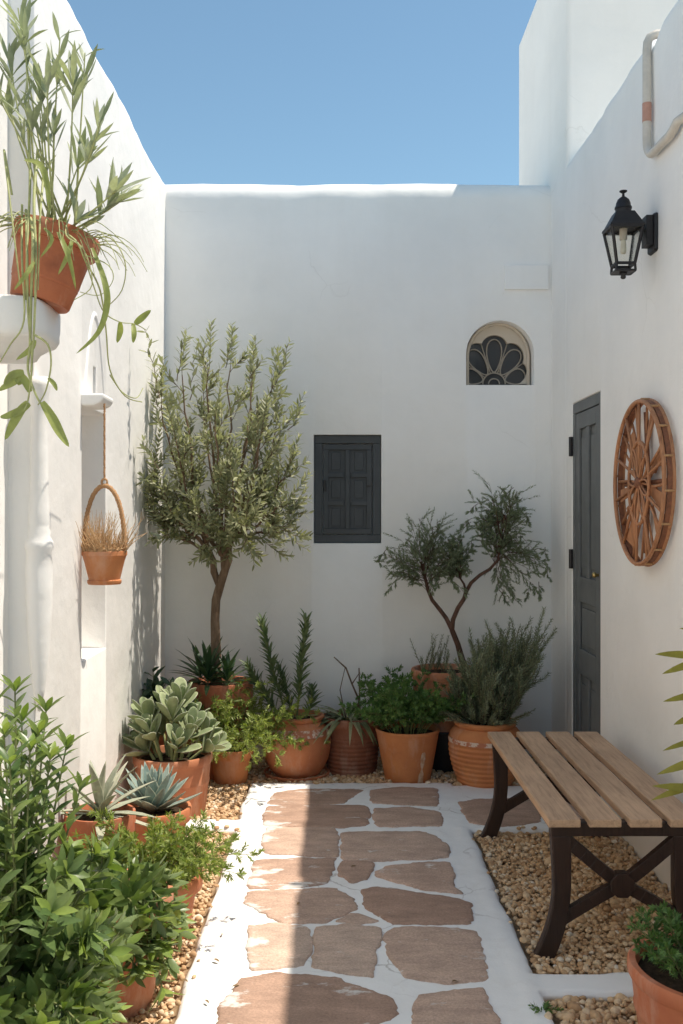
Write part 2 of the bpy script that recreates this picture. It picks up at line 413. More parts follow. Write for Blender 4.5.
# pebbles: one stuff object per bed
ICO=None
def ico():
    bm=bmesh.new(); bmesh.ops.create_icosphere(bm,subdivisions=2,radius=1)
    v=np.array([x.co[:] for x in bm.verts]); f=np.array([[y.index for y in x.verts] for x in bm.faces]); bm.free(); return v,f
icv,icf=ico()
def gravel(name,regions,step,size,label,seed,zt=-.012,spread=None):
    rg=np.random.default_rng(seed); allv=[]; allf=[]; k=0
    for (xa,xb,ya,yb) in regions:
        y=ya
        while y<yb:
            x=xa
            while x<xb:
                px=x+rg.uniform(-.5,.5)*step; py=y+rg.uniform(-.5,.5)*step
                x+=step
                pv=paved(px,py)
                if pv>-.006: 
                    if pv<.05 and rg.random()<.03: pz=.004
                    else: continue
                else: pz=zt+rg.uniform(-.010,.006)
                s=size*rg.lognormal(0,.28)
                sx,sy,sz=s*rg.uniform(.8,1.25),s*rg.uniform(.75,1.1),s*rg.uniform(.55,.85)
                a=rg.uniform(0,6.28); q=icv*(1+.16*np.sin(icv[:,[1,2,0]]*rg.uniform(1.5,3)+rg.uniform(0,6,3)))
                q=q*np.array([sx,sy,sz]); t=rg.uniform(-.5,.5)
                q=np.stack([q[:,0]*math.cos(t)+q[:,2]*math.sin(t),q[:,1],-q[:,0]*math.sin(t)+q[:,2]*math.cos(t)],1)
                q=np.stack([q[:,0]*math.cos(a)-q[:,1]*math.sin(a),q[:,0]*math.sin(a)+q[:,1]*math.cos(a),q[:,2]],1)
                allv.append(q+np.array([px,py,pz])); allf.append(icf+k); k+=len(icv)
            y+=step
    v=np.concatenate(allv); f=np.concatenate(allf); me=bpy.data.meshes.new(name)
    me.vertices.add(len(v)); me.vertices.foreach_set('co',v.astype(np.float32).ravel())
    me.loops.add(f.size); me.loops.foreach_set('vertex_index',f.astype(np.int32).ravel())
    me.polygons.add(len(f)); me.polygons.foreach_set('loop_start',np.arange(0,f.size,3,dtype=np.int32))
    me.polygons.foreach_set('use_smooth',np.ones(len(f),dtype=bool))
    me.update(calc_edges=True); me.validate(); me.materials.append(M['pebble'])
    o=bpy.data.objects.new(name,me); COL.objects.link(o); return tag(o,label,'gravel',kind='stuff')
gravel('gravel',[(.63,1.34,3.28,4.79)],.0145,.0090,'tan rounded pebbles filling the bed under the bench',1)
gravel('gravel',[(.63,1.34,1.9,3.16)],.0175,.0115,'larger tan pebbles in the near bed beside the round pot',2)
gravel('gravel',[(-1.16,-.46,1.9,5.66)],.0150,.0090,'straw coloured pebbles along the left wall under the pots',3)
gravel('gravel',[(-1.08,1.34,5.5,6.25)],.0170,.0105,'tan pebbles under the row of pots by the back wall',4)

# ------------------------------------------------------------------ walls
def wall_mesh(name, A, B, thick, h, inward, cutters=(), seed=0, rr=.075, zb=-.1):
    """wall from A to B (2D, inner face line); 'inward' = 2D unit vector towards the courtyard"""
    A=V(A);B=V(B);inn=V(inward); n=max(2,int((B-A).length/.06))
    prof=[(0,zb),(0,h-rr-.25),(0,h-rr-.02)]
    prof+= [(rr-rr*math.cos(t),h-rr+rr*math.sin(t)) for t in [math.pi/2*i/7 for i in range(0,8)]]
    prof+= [(thick-rr+rr*math.sin(t),h-rr+rr*math.cos(t)) for t in [math.pi/2*i/4 for i in range(0,5)]]
    prof+= [(thick,zb)]
    vs=[];k=len(prof)
    for i in range(n+1):
        p=A.lerp(B,i/n)
        for (d,z) in prof:
            t=sstep(h-.35,h,z)
            w=(.014*noise.noise(V((p.x*2+seed,p.y*2,z)))+.008*noise.noise(V((p.x*7+seed,p.y*7,z*7))))*t
            zz=z-(.055*t*math.exp(-((p.y-4.24)/.075)**4) if seed==11 else 0)+(.012*noise.noise(V((p.x*1.1+seed,p.y*1.1,1)))+.010*noise.noise(V((p.x*6+seed,p.y*6,d*4))))*t
            q=p-inn*(d+w)
            vs.append(V((q.x,q.y,zz)))
    fs=[(i*k+j,i*k+(j+1)%k,(i+1)*k+(j+1)%k,(i+1)*k+j) for i in range(n) for j in range(k)]
    fs+=[tuple(range(k)),tuple(range(n*k+k-1,n*k-1,-1))]
    b=MB(); b.add(vs,fs); o=b.build(name,M['wall'],smooth=True,fixn=True)
    if cutters:
        tmp=[]
        for cb in cutters:
            co=cb.build('cut',M['wall'],fixn=True); tmp.append(co)
            md=o.modifiers.new('b','BOOLEAN'); md.object=co; md.operation='DIFFERENCE'; md.solver='EXACT'
        bv=o.modifiers.new('bv','BEVEL'); bv.width=.009; bv.segments=3; bv.limit_method='ANGLE'; bv.angle_limit=R(50)
        dg=bpy.context.evaluated_depsgraph_get(); me=bpy.data.meshes.new_from_object(o.evaluated_get(dg))
        o.modifiers.clear(); o.data=me
        for co in tmp: bpy.data.objects.remove(co)
    o.data.set_sharp_from_angle(angle=R(32))
    return o
# openings
SX0,SX1,SZ0,SZ1=-.146,.278,1.322,2.003         # shutter window (back wall)
ax,az0,azs,ar=1.021,2.314,2.505,.213           # arched window (centre x, sill, spring line, radius)
def arch(r,zs,z0,n=20,flat=1.0): 
    return [(-r,z0)]+[(-r*math.cos(math.pi*i/n),zs+r*flat*math.sin(math.pi*i/n)) for i in range(n+1)]+[(r,z0)]
c1=MB(); c1.box(((SX0+SX1)/2,YB,(SZ0+SZ1)/2),(SX1-SX0,.14,SZ1-SZ0))
c2=MB(); c2.prism(arch(ar,azs,az0),lambda x,z:(ax+x,YB-.1,z),lambda x,z:(ax+x,YB+.17,z))
back=wall_mesh('courtyard_wall',(-1.45,YB),(XR+.03,YB),.4,3.60,(0,-1),[c1,c2],3,.115)
tag(back,'white back wall with a small grey shutter and an arched window','wall')
DY0,DY1,DZ=5.095,5.70,2.132
c3_=MB(); c3_.box((XR,(DY0+DY1)/2,DZ/2-.06),(.10,DY1-DY0,DZ+.12))
right=wall_mesh('courtyard_wall',(XR,-1.5),(XR,5.85),.4,3.575,(-1,0),[c3_],11)
tag(right,'white right wall holding the lantern and the tall grey door','wall')
# left wall: far part stands 9 cm proud of the near part
NY0,NY1,NZ0,NZ1=4.22,4.66,.88,1.965
c4=MB(); c4.box((XL,(NY0+NY1)/2,(NZ0+NZ1)/2),(1.04,NY1-NY0,NZ1-NZ0))
c5=MB(); c5.box((XL,4.445,2.075),(.12,.055,.165))
left=wall_mesh('courtyard_wall',(XL,3.56),(XL,6.7),.75,3.61,(1,0),[c4,c5],23)
tag(left,'sunlit white left wall with a niche behind the hanging basket','wall')
leftn=wall_mesh('courtyard_wall',(-1.17,-1.5),(-1.17,3.562),.42,3.61,(1,0),[],31)
tag(leftn,'white set-back wall section beneath the shelf with the overhanging pot','wall')
# raised pointed moulding over the niche, child of the left wall
b=MB(); pts=[]
for i in range(25):
    t=i/24; u=(t-.5)*2
    pts.append(V((XL-.009,4.445+u*.19*(1 if abs(u)<1 else 1),1.99+.40*(1-abs(u)**1.9))))
b.tube(pts,.017,10)
b.build('arch_moulding',M['wall'],left)
b=MB(); b.prism([(0,0),(.055,0),(.085,.012),(.10,.03),(.10,.05),(0,.05)],lambda u,v:(XL-.003+u,4.205,1.962+v),lambda u,v:(XL-.003+u*.97,4.40,1.962+v)); b.build('niche_lintel',M['wall'],left,smooth=False,fixn=True,bevel=.008)
b=MB(); b.box((XL-.055,4.445,2.075),(.004,.053,.16)); b.build('slot_shade',M['shutter'],left,smooth=False)  # dark sheet standing in for the shade inside the slot
# half-round colonnette at the corner of the left wall
prof=[(.0,1.99),(.052,1.99),(.058,1.96),(.045,1.93),(.040,1.85),(.043,1.65),(.047,1.52),(.050,1.47),(.047,1.455),(.054,1.44),(.051,1.425),(.066,1.405),(.068,1.385),(.060,1.37),(.064,1.30),(.062,1.18),(.050,1.02),(.030,.88),(.006,.80),(0,.80)]
b=MB(); b.lathe([(r*.74,z+.0) for r,z in prof],(-1.062,3.565,0),32,.02); b.build('colonnette',M['wall'],leftn,fixn=True)
# shelf
b=MB()
def plan(k):
    x1=-.935-k; y0=3.12+k; y1=3.43; rr=.12
    P=[(-1.3,y0)]+[(x1-rr+rr*math.sin(math.pi/2*i/8),y0+rr-rr*math.cos(math.pi/2*i/8)) for i in range(9)]+[(x1,y1-.05),(x1-.02,y1),(-1.3,y1)]
    return P
lv=[(2.02,.10),(2.025,.075),(2.045,.06),(2.06,.03),(2.065,.012),(2.08,.002),(2.10,0),(2.17,0),(2.185,.004),(2.192,.012)]
vs=[]
for z,k in lv: vs+= [V((x+.004*noise.noise(V((x*9,y*9,z*9))),y,z+.004*noise.noise(V((x*7,y*7,3))))) for x,y in plan(k)]
k=len(plan(0)); m=len(lv)
b.add(vs,[(i*k+j,i*k+(j+1)%k,(i+1)*k+(j+1)%k,(i+1)*k+j) for i in range(m-1) for j in range(k)]+[tuple(range(k)),tuple(range((m-1)*k,m*k))])
b.build('wall_shelf',M['wall'],leftn,fixn=True,sharp=50)

# neighbouring building
def rbox(name,x0,x1,y0,y1,z0,z1,mat,bev):
    b=MB(); b.box(((x0+x1)/2,(y0+y1)/2,(z0+z1)/2),(x1-x0,y1-y0,z1-z0)); return b.build(name,mat,smooth=False,bevel=bev,bseg=4)
tower=rbox('neighbouring_block',XR+.002,4.6,5.846,7.40,-.1,4.98,M['wall'],.03)
tag(tower,'tall white block of the house rising above the right corner','house')
# unseen low white block, added to bounce sunlight onto the tower
bounce_block=rbox('neighbouring_block',-5.5,XR-.05,6.9,11,-.1,3.2,M['bouncew'],.03)
tag(bounce_block,'unseen low white block added behind the back wall to bounce light','house')

# ------------------------------------------------------------------ shutter window (child of back wall)
y=YB+.022
fr=MB()
def ring(b,x0,x1,z0,z1,w,ya,yb):
    b.box(((x0+x1)/2,(ya+yb)/2,z1-w/2),(x1-x0,yb-ya,w)); b.box(((x0+x1)/2,(ya+yb)/2,z0+w/2),(x1-x0,yb-ya,w))
    b.box((x0+w/2,(ya+yb)/2,(z0+z1)/2),(w,yb-ya,z1-z0-2*w)); b.box((x1-w/2,(ya+yb)/2,(z0+z1)/2),(w,yb-ya,z1-z0-2*w))
ring(fr,SX0+.003,SX1-.003,SZ0+.003,SZ1-.003,.05,y+.002,y+.04)
win=fr.build('shutter_window',M['shutter'],back,smooth=False,bevel=.003)
lf=MB(); lx0,lx1,lz0,lz1=SX0+.058,SX1-.058,SZ0+.058,SZ1-.058
lf.box(((lx0+lx1)/2,y+.034,(lz0+lz1)/2),(lx1-lx0,.012,lz1-lz0))
cw=(lx1-lx0); ch=(lz1-lz0)
ring(lf,lx0,lx1,lz0,lz1,.035,y+.012,y+.0275)
lf.box(((lx0+lx1)/2,y+.02,(lz0+lz1)/2),(.03,.015,ch-.07))
for k in (1,2):
    zc=lz0+.0175+(ch-.035)*k/3
    for s in (-1,1):
        cxm=(lx0+lx1)/2+s*(cw/4-.005); lf.box((cxm,y+.02,zc),(cw/2-.055,.015,.03))
for r_ in range(3):
    for s in (-1,1):
        cxm=(lx0+lx1)/2+s*(cw/4-.005); zc=lz0+.0175+(ch-.035)*(r_+.5)/3
        lf.box((cxm,y+.026,zc),(cw/2-.095,.006,ch/3-.075))
lf.build('shutter_leaf',M['shutter'],win,smooth=False,bevel=.003)
h_=MB(); h_.box((lx0+.012,y+.006,(lz0+lz1)/2+.02),(.018,.012,.07)); h_.box((lx1-.02,y+.008,(lz0+lz1)/2+.02),(.03,.008,.012)); h_.build('latch',M['iron'],win,smooth=False,bevel=.002)
# ------------------------------------------------------------------ arched window
gy=YB+.10
gl=MB(); gl.prism(arch(ar-.006,azs,az0+.004),lambda x,z:(ax+x,gy+.03,z),lambda x,z:(ax+x,gy+.04,z))
aw=gl.build('arched_window',M['dglass'],back,smooth=False)
# beige surround with a lobed inner edge
sur=MB(); N=72; outer=[];inner=[]
cx_,cz_=-.02,az0+.02
def arch_r(a):                       # distance from (cx_,cz_) to the arch outline along angle a
    dx,dz=math.cos(a),math.sin(a); t=0
    for i in range(400):
        t+=.001; x=cx_+dx*t; z=cz_+dz*t
        if abs(x)>ar-.012 or (z>azs and math.hypot(x,z-azs)>ar-.012): break
    return t
for i in range(N+1):
    a=math.pi*i/N; ro=arch_r(a); outer.append((cx_+math.cos(a)*ro,cz_+math.sin(a)*ro))
    lob=abs(math.sin(a*5)); ri=min(ro-.012,(.175+.135*math.sin(a))*(.86+.14*lob**.6))
    inner.append((cx_+math.cos(a)*ri,cz_+math.sin(a)*ri))
for ya,yb_ in ((gy-.004,gy+.028),):
    vs=[]
    for (o_,i_) in zip(outer,inner):
        vs+= [V((ax+o_[0],ya,o_[1])),V((ax+i_[0],ya,i_[1])),V((ax+i_[0],yb_,i_[1])),V((ax+o_[0],yb_,o_[1]))]
    fs=[]
    for i in range(N):
        for j in range(4): fs.append((i*4+j,i*4+(j+1)%4,(i+1)*4+(j+1)%4,(i+1)*4+j))
    sur.add(vs,fs+[(0,1,2,3),(N*4+3,N*4+2,N*4+1,N*4)])
sur.build('lobed_surround',M['wall_warm'],aw,fixn=True,sharp=30)
tr=MB()
def arc(cx0,cz0,r,a0,a1,w=.0042):
    tr.tube([V((ax+cx0+r*math.cos(R(a0+(a1-a0)*i/14)),gy+.016,cz0+r*math.sin(R(a0+(a1-a0)*i/14)))) for i in range(15)],w,6)
zb=az0+.045
def petal(a,r0,r1,w):
    cs,sn=math.cos(R(a)),math.sin(R(a)); rm,rh=(r0+r1)/2,(r1-r0)/2; P=[]
    for i in range(25):
        t=2*math.pi*i/24; u=rm+rh*math.cos(t); v=w*math.sin(t)*(1+.35*math.cos(t))
        x=cx_+u*cs-v*sn; z=cz_+u*sn+v*cs
        P.append(V((ax+max(-ar+.02,min(ar-.02,x)),gy+.014,max(az0+.012,z))))
    tr.tube(P,.0045,6)
for a_ in (18,54,90,126,162): petal(a_,.075,.17+.115*math.sin(R(a_)),.046)
for a_ in (36,72,108,144): tr.tube([V((ax+cx_+r_2*math.cos(R(a_)),gy+.016,cz_+r_2*math.sin(R(a_)))) for r_2 in (.07,.15,.16+.12*math.sin(R(a_)))],.004,6)
arc(cx_,cz_,.072,0,180,.0045); arc(cx_,cz_+.0,.035,0,180,.004)
tr.build('tracery',M['grille'],aw)
iw=MB(); pp=[V((ax+x*(ar-.02)/ar,gy-.012,az0+(z-az0)*.985)) for x,z in arch(ar,azs,az0+.002,24)]
iw.tube(pp,.010,8); iw.build('arch_bead',M['wall_warm'],aw)
# cover plate
b=MB(); b.box((1.185,YB-.008,2.985),(.275,.022,.155)); b.build('cover_plate',M['wall'],back,smooth=False,bevel=.005)

# ------------------------------------------------------------------ door (child of right wall)
d=MB(); xf=XR+.012
def dbox(b,y0_,y1_,z0_,z1_,xa,xb): b.box(((xa+xb)/2,(y0_+y1_)/2,(z0_+z1_)/2),(xb-xa,y1_-y0_,z1_-z0_))
dbox(d,DY0+.003,DY1-.003,DZ-.06,DZ-.003,xf-.008,xf+.03); dbox(d,DY1-.055,DY1-.003,0.004,DZ-.06,xf-.008,xf+.03); dbox(d,DY0+.003,DY0+.04,.004,DZ-.06,xf-.008,xf+.03)
df=d.build('door_frame',M['door'],right,smooth=False,bevel=.003)
d=MB(); ya_,yb_=DY0+.043,DY1-.058; z1_=DZ-.064; w_=yb_-ya_
dbox(d,ya_,yb_,.008,z1_,xf+.012,xf+.032)
st=.075
for (y0_,y1_,za,zb_) in ((ya_,ya_+st,.008,z1_),(yb_-st,yb_,.008,z1_),(ya_+st,yb_-st,z1_-.09,z1_),(ya_+st,yb_-st,1.02,1.16),(ya_+st,yb_-st,.62,.76),(ya_+st,yb_-st,.008,.16)):
    dbox(d,y0_,y1_,za,zb_,xf-.004,xf+.0115)
ym=(ya_+yb_)/2
dbox(d,ym-.03,ym+.03,1.16,z1_-.09,xf-.004,xf+.0115); dbox(d,ym-.03,ym+.03,.16,.62,xf-.004,xf+.0115)
for (y0_,y1_) in ((ya_+st,ym-.03),(ym+.03,yb_-st)):
    for (za,zb_) in ((1.16,z1_-.09),(.16,.62)): 
        dbox(d,y0_+.018,y1_-.018,za+.05,zb_-.05,xf+.004,xf+.0118)
dbox(d,ya_+st+.03,yb_-st-.03,.79,.99,xf+.004,xf+.0118)
door=d.build('door',M['door'],right,smooth=False,bevel=.004)
b=MB(); b.lathe([(0,0),(.009,0),(.007,.009),(.013,.015),(.015,.023),(.010,.030),(0,.032)],(xf-.004,ya_+.02,1.19),20,M=Matrix.Rotation(R(-90),3,'Y')); b.build('door_knob',M['brass'],door)
for zc in (1.89,1.25):
    b=MB(); b.tube([V((XR-.006,DY1+.004,zc-.055)),V((XR-.006,DY1+.004,zc+.055))],.012,10); b.box((XR-.001,DY1+.008,zc),(.006,.03,.10)); b.build('hinge',M['iron'],df,sharp=30)

# ------------------------------------------------------------------ pipe on the right wall
b=MB(); r_=.0185; xp=XR-.026; yp=4.24
pts=[V((XR+.16,yp,3.535)),V((XR+.05,yp,3.54)),V((XR+.012,yp,3.538)),V((xp+.012,yp,3.525)),V((xp+.003,yp,3.503)),V((xp,yp,3.47)),V((xp,yp,3.3)),V((xp,yp,3.10))]
for i in range(1,7):
    t=R(90)*i/6; pts.append(V((xp,yp-.09+.09*math.cos(t),3.095-.09*math.sin(t))))
pts+= [V((xp,4.05,3.003)),V((xp,3.95,2.998)),V((xp,3.90,3.005)),V((xp+.002,3.865,3.02)),V((xp+.02,3.84,3.03)),V((xp+.08,3.82,3.03))]
b.tube(pts,r_,14)
pipe=b.build('wall_pipe',M['pipe'],right)
b=MB(); b.tube([V((xp,yp,3.165)),V((xp,yp,3.245))],r_+.0012,14,cap=False); b.build('red_tape',M['tape'],pipe)

# ------------------------------------------------------------------ lantern
lc=V((1.208,4.22,0)); LT=thing('wall_lantern','black iron coach lantern bracketed high on the right wall','lantern',(XR,4.22,2.68))
def sq(r,z): return [V((lc.x+sx*r,lc.y+sy*r,z)) for sx,sy in((-1,-1),(1,-1),(1,1),(-1,1))]
b=MB(); zt,zb=2.705,2.555; rt,rb=.064,.038
T_=sq(rt,zt);B_=sq(rb,zb)
for i in range(4):
    j=(i+1)%4
    b.bar(T_[i],B_[i],.011,.011,(1,1,0)); b.bar(T_[i],T_[j],.013,.013); b.bar(B_[i],B_[j],.011,.011)
    D_=sq(.040,2.525); b.bar(B_[i],D_[i],.009,.009,(1,1,0)); b.bar(D_[i],D_[j],.009,.009)
b.box((lc.x,lc.y,2.525),(.078,.078,.006))
b.build('lantern_frame',M['iron'],LT,smooth=False,bevel=.0015)
b=MB()
def frust(r0,z0_,r1,z1_):
    A_=sq(r0,z0_);C_=sq(r1,z1_); b.add(A_+C_,[(0,1,5,4),(1,2,6,5),(2,3,7,6),(3,0,4,7),(3,2,1,0),(4,5,6,7)])
frust(.073,2.707,.070,2.718); frust(.067,2.718,.038,2.775)
roof=b.build('lantern_roof',M['iron'],LT,smooth=False,bevel=.002)
b=MB(); b.lathe([(.033,2.772),(.033,2.790),(.036,2.792),(.035,2.800),(.031,2.804),(.030,2.815),(.024,2.830),(.013,2.840),(.006,2.844),(.005,2.857),(.016,2.864),(.016,2.868),(0,2.869)],(lc.x,lc.y,0),20); b.build('finial',M['iron'],LT,sharp=40)
b=MB(); b.lathe([(0,2.495),(.008,2.497),(.012,2.503),(.009,2.511),(.016,2.516),(.016,2.523),(0,2.523)],(lc.x,lc.y,0),16); b.build('drop_finial',M['iron'],LT)
b=MB()
for i in range(4):
    j=(i+1)%4; q=[T_[i].lerp(lc+V((0,0,zt)),.06),T_[j].lerp(lc+V((0,0,zt)),.06),B_[j].lerp(lc+V((0,0,zb)),.06),B_[i].lerp(lc+V((0,0,zb)),.06)]
    nn=(q[1]-q[0]).cross(q[2]-q[1]).normalized()*.0015
    b.add([p+nn for p in q]+[p-nn for p in q],[(0,1,2,3),(7,6,5,4),(0,4,5,1),(1,5,6,2),(2,6,7,3),(3,7,4,0)])
b.build('glass_pane',M['glass'],LT,smooth=False,fixn=True)
b=MB(); b.lathe([(0,2.600),(.010,2.603),(.013,2.615),(.012,2.640),(.009,2.665),(.009,2.672),(0,2.672)],(lc.x,lc.y,0),18); bulb=b.build('bulb',M['bulbw'],LT)
b=MB(); b.lathe([(.013,2.66),(.016,2.662),(.016,2.707),(0,2.707)],(lc.x,lc.y,0),16); b.build('lamp_socket',M['pipe'],LT,sharp=40)
b=MB(); b.bar((lc.x+.07,lc.y,2.700),(XR-.036,lc.y,2.700),.012,.012); b.box((XR-.030,lc.y,2.695),(.030,.07,.125)); b.build('bracket_arm',M['iron'],LT,smooth=False,bevel=.002)
b=MB(); pl=[(-.052,-.075),(-.04,-.082),(.04,-.082),(.052,-.075),(.052,.075),(.04,.082),(-.04,.082),(-.052,.075)]
b.prism(pl,lambda u,v:(XR-.001,lc.y+u,2.685+v),lambda u,v:(XR-.016,lc.y+u*.92,2.685+v*.95)); b.build('back_plate',M['iron'],LT,smooth=False,fixn=True,bevel=.003)

# ------------------------------------------------------------------ wooden wheel ornament
wc=V((1.278,4.25,1.637)); wr=.345; xb=XR-.012
WH=thing('wheel_ornament','round openwork cane wheel hung on the right wall above the bench','wall ornament',(XR,wc.y,wc.z))
def wp(r,a,x=wc.x): return V((x,wc.y+r*math.cos(a),wc.z+r*math.sin(a)))
def circ(b,r,x,t,n=72,m=8,sy=1):
    b.tube([V((x,wc.y+r*sy*math.cos(2*math.pi*i/n),wc.z+r*math.sin(2*math.pi*i/n))) for i in range(n+1)],t,m,cap=False)
b=MB(); circ(b,wr,wc.x,.0095); b.build('front_ring',M['wheelw'],WH)
b=MB(); circ(b,wr+.004,xb-.012,.008); b.build('back_ring',M['wheelw'],WH)
b=MB(); n=96; vs=[]
for i in range(n):
    a=2*math.pi*i/n
    vs+= [wp(wr+.004,a,wc.x+.012),wp(wr+.006,a,xb-.018),wp(wr-.006,a,xb-.018),wp(wr-.006,a,wc.x+.012)]
b.add(vs,[(i*4+j,i*4+(j+1)%4,((i+1)%n)*4+(j+1)%4,((i+1)%n)*4+j) for i in range(n) for j in range(4)])
hoop=b.build('hoop',M['wheeld'],WH,fixn=True,sharp=40)
for i in range(16):
    b=MB(); a=2*math.pi*(i+.3)/16; b.tube([wp(wr+.008,a,wc.x),wp(wr+.008,a,xb-.012)],.0055,6); b.build('hoop_batten',M['rope'],WH)
b=MB(); circ(b,.175,wc.x+.004,.0075,sy=.80); b.build('inner_ring',M['wheelw'],WH)
b=MB()
ns=20
for i in range(8):
    a0_=2*math.pi*i/8+.2; P=[]
    for k in range(25):
        t=2*math.pi*k/24; u=.09+.078*math.cos(t); v=.030*math.sin(t)*(1+.4*math.cos(t)); q=V((0,u*math.cos(a0_)-v*math.sin(a0_),u*math.sin(a0_)+v*math.cos(a0_))); P.append(V((wc.x+.002,wc.y+q.y*.86,wc.z+q.z)))
    b.tube(P,.0048,6)
for i in range(ns):
    a=2*math.pi*i/ns+.09; x_=wc.x+(.002 if i%2 else .018)
    b.tube([wp(.012,a,wc.x+.01),wp(.17,a+rnd.uniform(-.03,.03),x_),wp(wr-.005,a+rnd.uniform(-.06,.06),x_)],[.0045,.006,.007],6)
for i in range(10):
    a=rnd.uniform(0,6.28); b.tube([wp(.13,a,wc.x+.035),wp(wr-.01,a+rnd.uniform(-.6,.6),wc.x+.035)],.005,6)
b.build('spoke',M['wheelw'],WH)
b=MB()
for i in range(26):                                         # woven cane blades between the spokes
    a=2*math.pi*i/26+rnd.uniform(-.06,.06); r0=rnd.choice([.06,.15,.17]); r1=rnd.uniform(.26,.325)
    if rnd.random()<.42: continue
    wdt=rnd.uniform(.035,.075); x_=wc.x+rnd.uniform(.012,.042)
    p0=wp(r0,a,x_);p1=wp(r1,a+rnd.uniform(-.12,.12),x_+rnd.uniform(-.01,.01)); tg=V((0,-math.sin(a),math.cos(a)))
    tw=V((rnd.uniform(-.3,.3),0,0))
    q=[p0-tg*wdt*.25,p0+tg*wdt*.25,p1+(tg+tw)*wdt*.5,p1-(tg+tw)*wdt*.5]; e=V((.004,0,0))
    b.add([p for p in q]+[p+e for p in q],[(0,1,2,3),(7,6,5,4),(0,4,5,1),(1,5,6,2),(2,6,7,3),(3,7,4,0)])
b.build('cane_blade',M['wheelw'],WH,smooth=False,fixn=True)
b=MB(); b.lathe([(0,-.012),(.020,-.010),(.026,0),(.026,.03),(0,.03)],(wc.x,wc.y,wc.z),20,M=Matrix.Rotation(R(90),3,'Y')); b.build('hub',M['wheeld'],WH)
b=MB()
for a in (R(90),R(0),R(180),R(270)): b.tube([wp(.30,a,wc.x+.035),wp(.0,a,wc.x+.045)],.010,6)
b.build('rear_brace',M['wheeld'],WH)

# ------------------------------------------------------------------ bench
BX0,BX1,BY0,BY1,BZ=.715,1.235,3.375,4.75,.472
BN=thing('wooden_bench','slatted wooden bench with dark crossed legs on tan pebbles','bench',((BX0+BX1)/2,(BY0+BY1)/2,-.03))
sw=.109; gap=(BX1-BX0-4*sw)/3
for i in range(4):
    b=MB(); x_=BX0+i*(sw+gap); b.box((x_+sw/2,(BY0+BY1)/2+rnd.uniform(-.004,.004),BZ-.014+rnd.uniform(-.001,.001)),(sw,BY1-BY0,.028))
    b.build('seat_slat',M['slat'],BN,smooth=False,bevel=.004)
def legpoly(s):                     # (u,z) u from the outer edge inwards; foot kicks outwards
    out=[];inn=[]
    for i in range(13):
        t=i/12; z=.405-(.405+.035)*t
        k=.072*max(0,(t-.35)/.65)**2
        u=.016+.010*math.sin(t*3)-k
        out.append((u,z)); inn.append((u+.070-.012*math.sin(t*math.pi)+.004*t,z))
    return out+inn[::-1]
for ye in (BY0+.035,BY1-.075):
    for sgn in (1,-1):
        b=MB(); X=(lambda u: BX0+u) if sgn==1 else (lambda u: BX1-u)
        pl=legpoly(sgn)
        b.prism(pl,lambda u,z:(X(u),ye,z),lambda u,z:(X(u),ye+.042,z)); b.build('leg',M['frame'],BN,smooth=False,fixn=True,bevel=.005)
    b=MB(); b.box(((BX0+BX1)/2,ye+.021,.428),(BX1-BX0-.03,.046,.048)); b.build('top_rail',M['frame'],BN,smooth=False,bevel=.004)
    b=MB(); xm=(BX0+BX1)/2; zm=.235; yc=ye+.02
    for (sx,z_) in ((-1,.395),(1,.395),(-1,.115),(1,.115)):
        xe=xm+sx*(BX1-BX0)/2*(.76 if z_>.2 else .80)
        n_=6; pp=[]
        for i in range(n_+1):
            t=i/n_; pp.append(V((xm+(xe-xm)*t,yc,zm+(z_-zm)*(t**1.08))))
        for i in range(n_): b.bar(pp[i],pp[i]+(pp[i+1]-pp[i])*1.04,.03,.042,(0,0,1))
    b.prism([(.045*math.cos(R(22.5+45*i)),.045*math.sin(R(22.5+45*i))) for i in range(8)],lambda u,v:(xm+u,yc-.022,zm+v),lambda u,v:(xm+u,yc+.022,zm+v))
    b.build('cross_brace',M['frame'],BN,smooth=False,bevel=.003)
for x_ in (BX0+.045,BX1-.045):
    b=MB(); b.box((x_,(BY0+BY1)/2,.424),(.032,BY1-BY0-.26,.05)); b.build('side_rail',M['frame'],BN,smooth=False,bevel=.003)

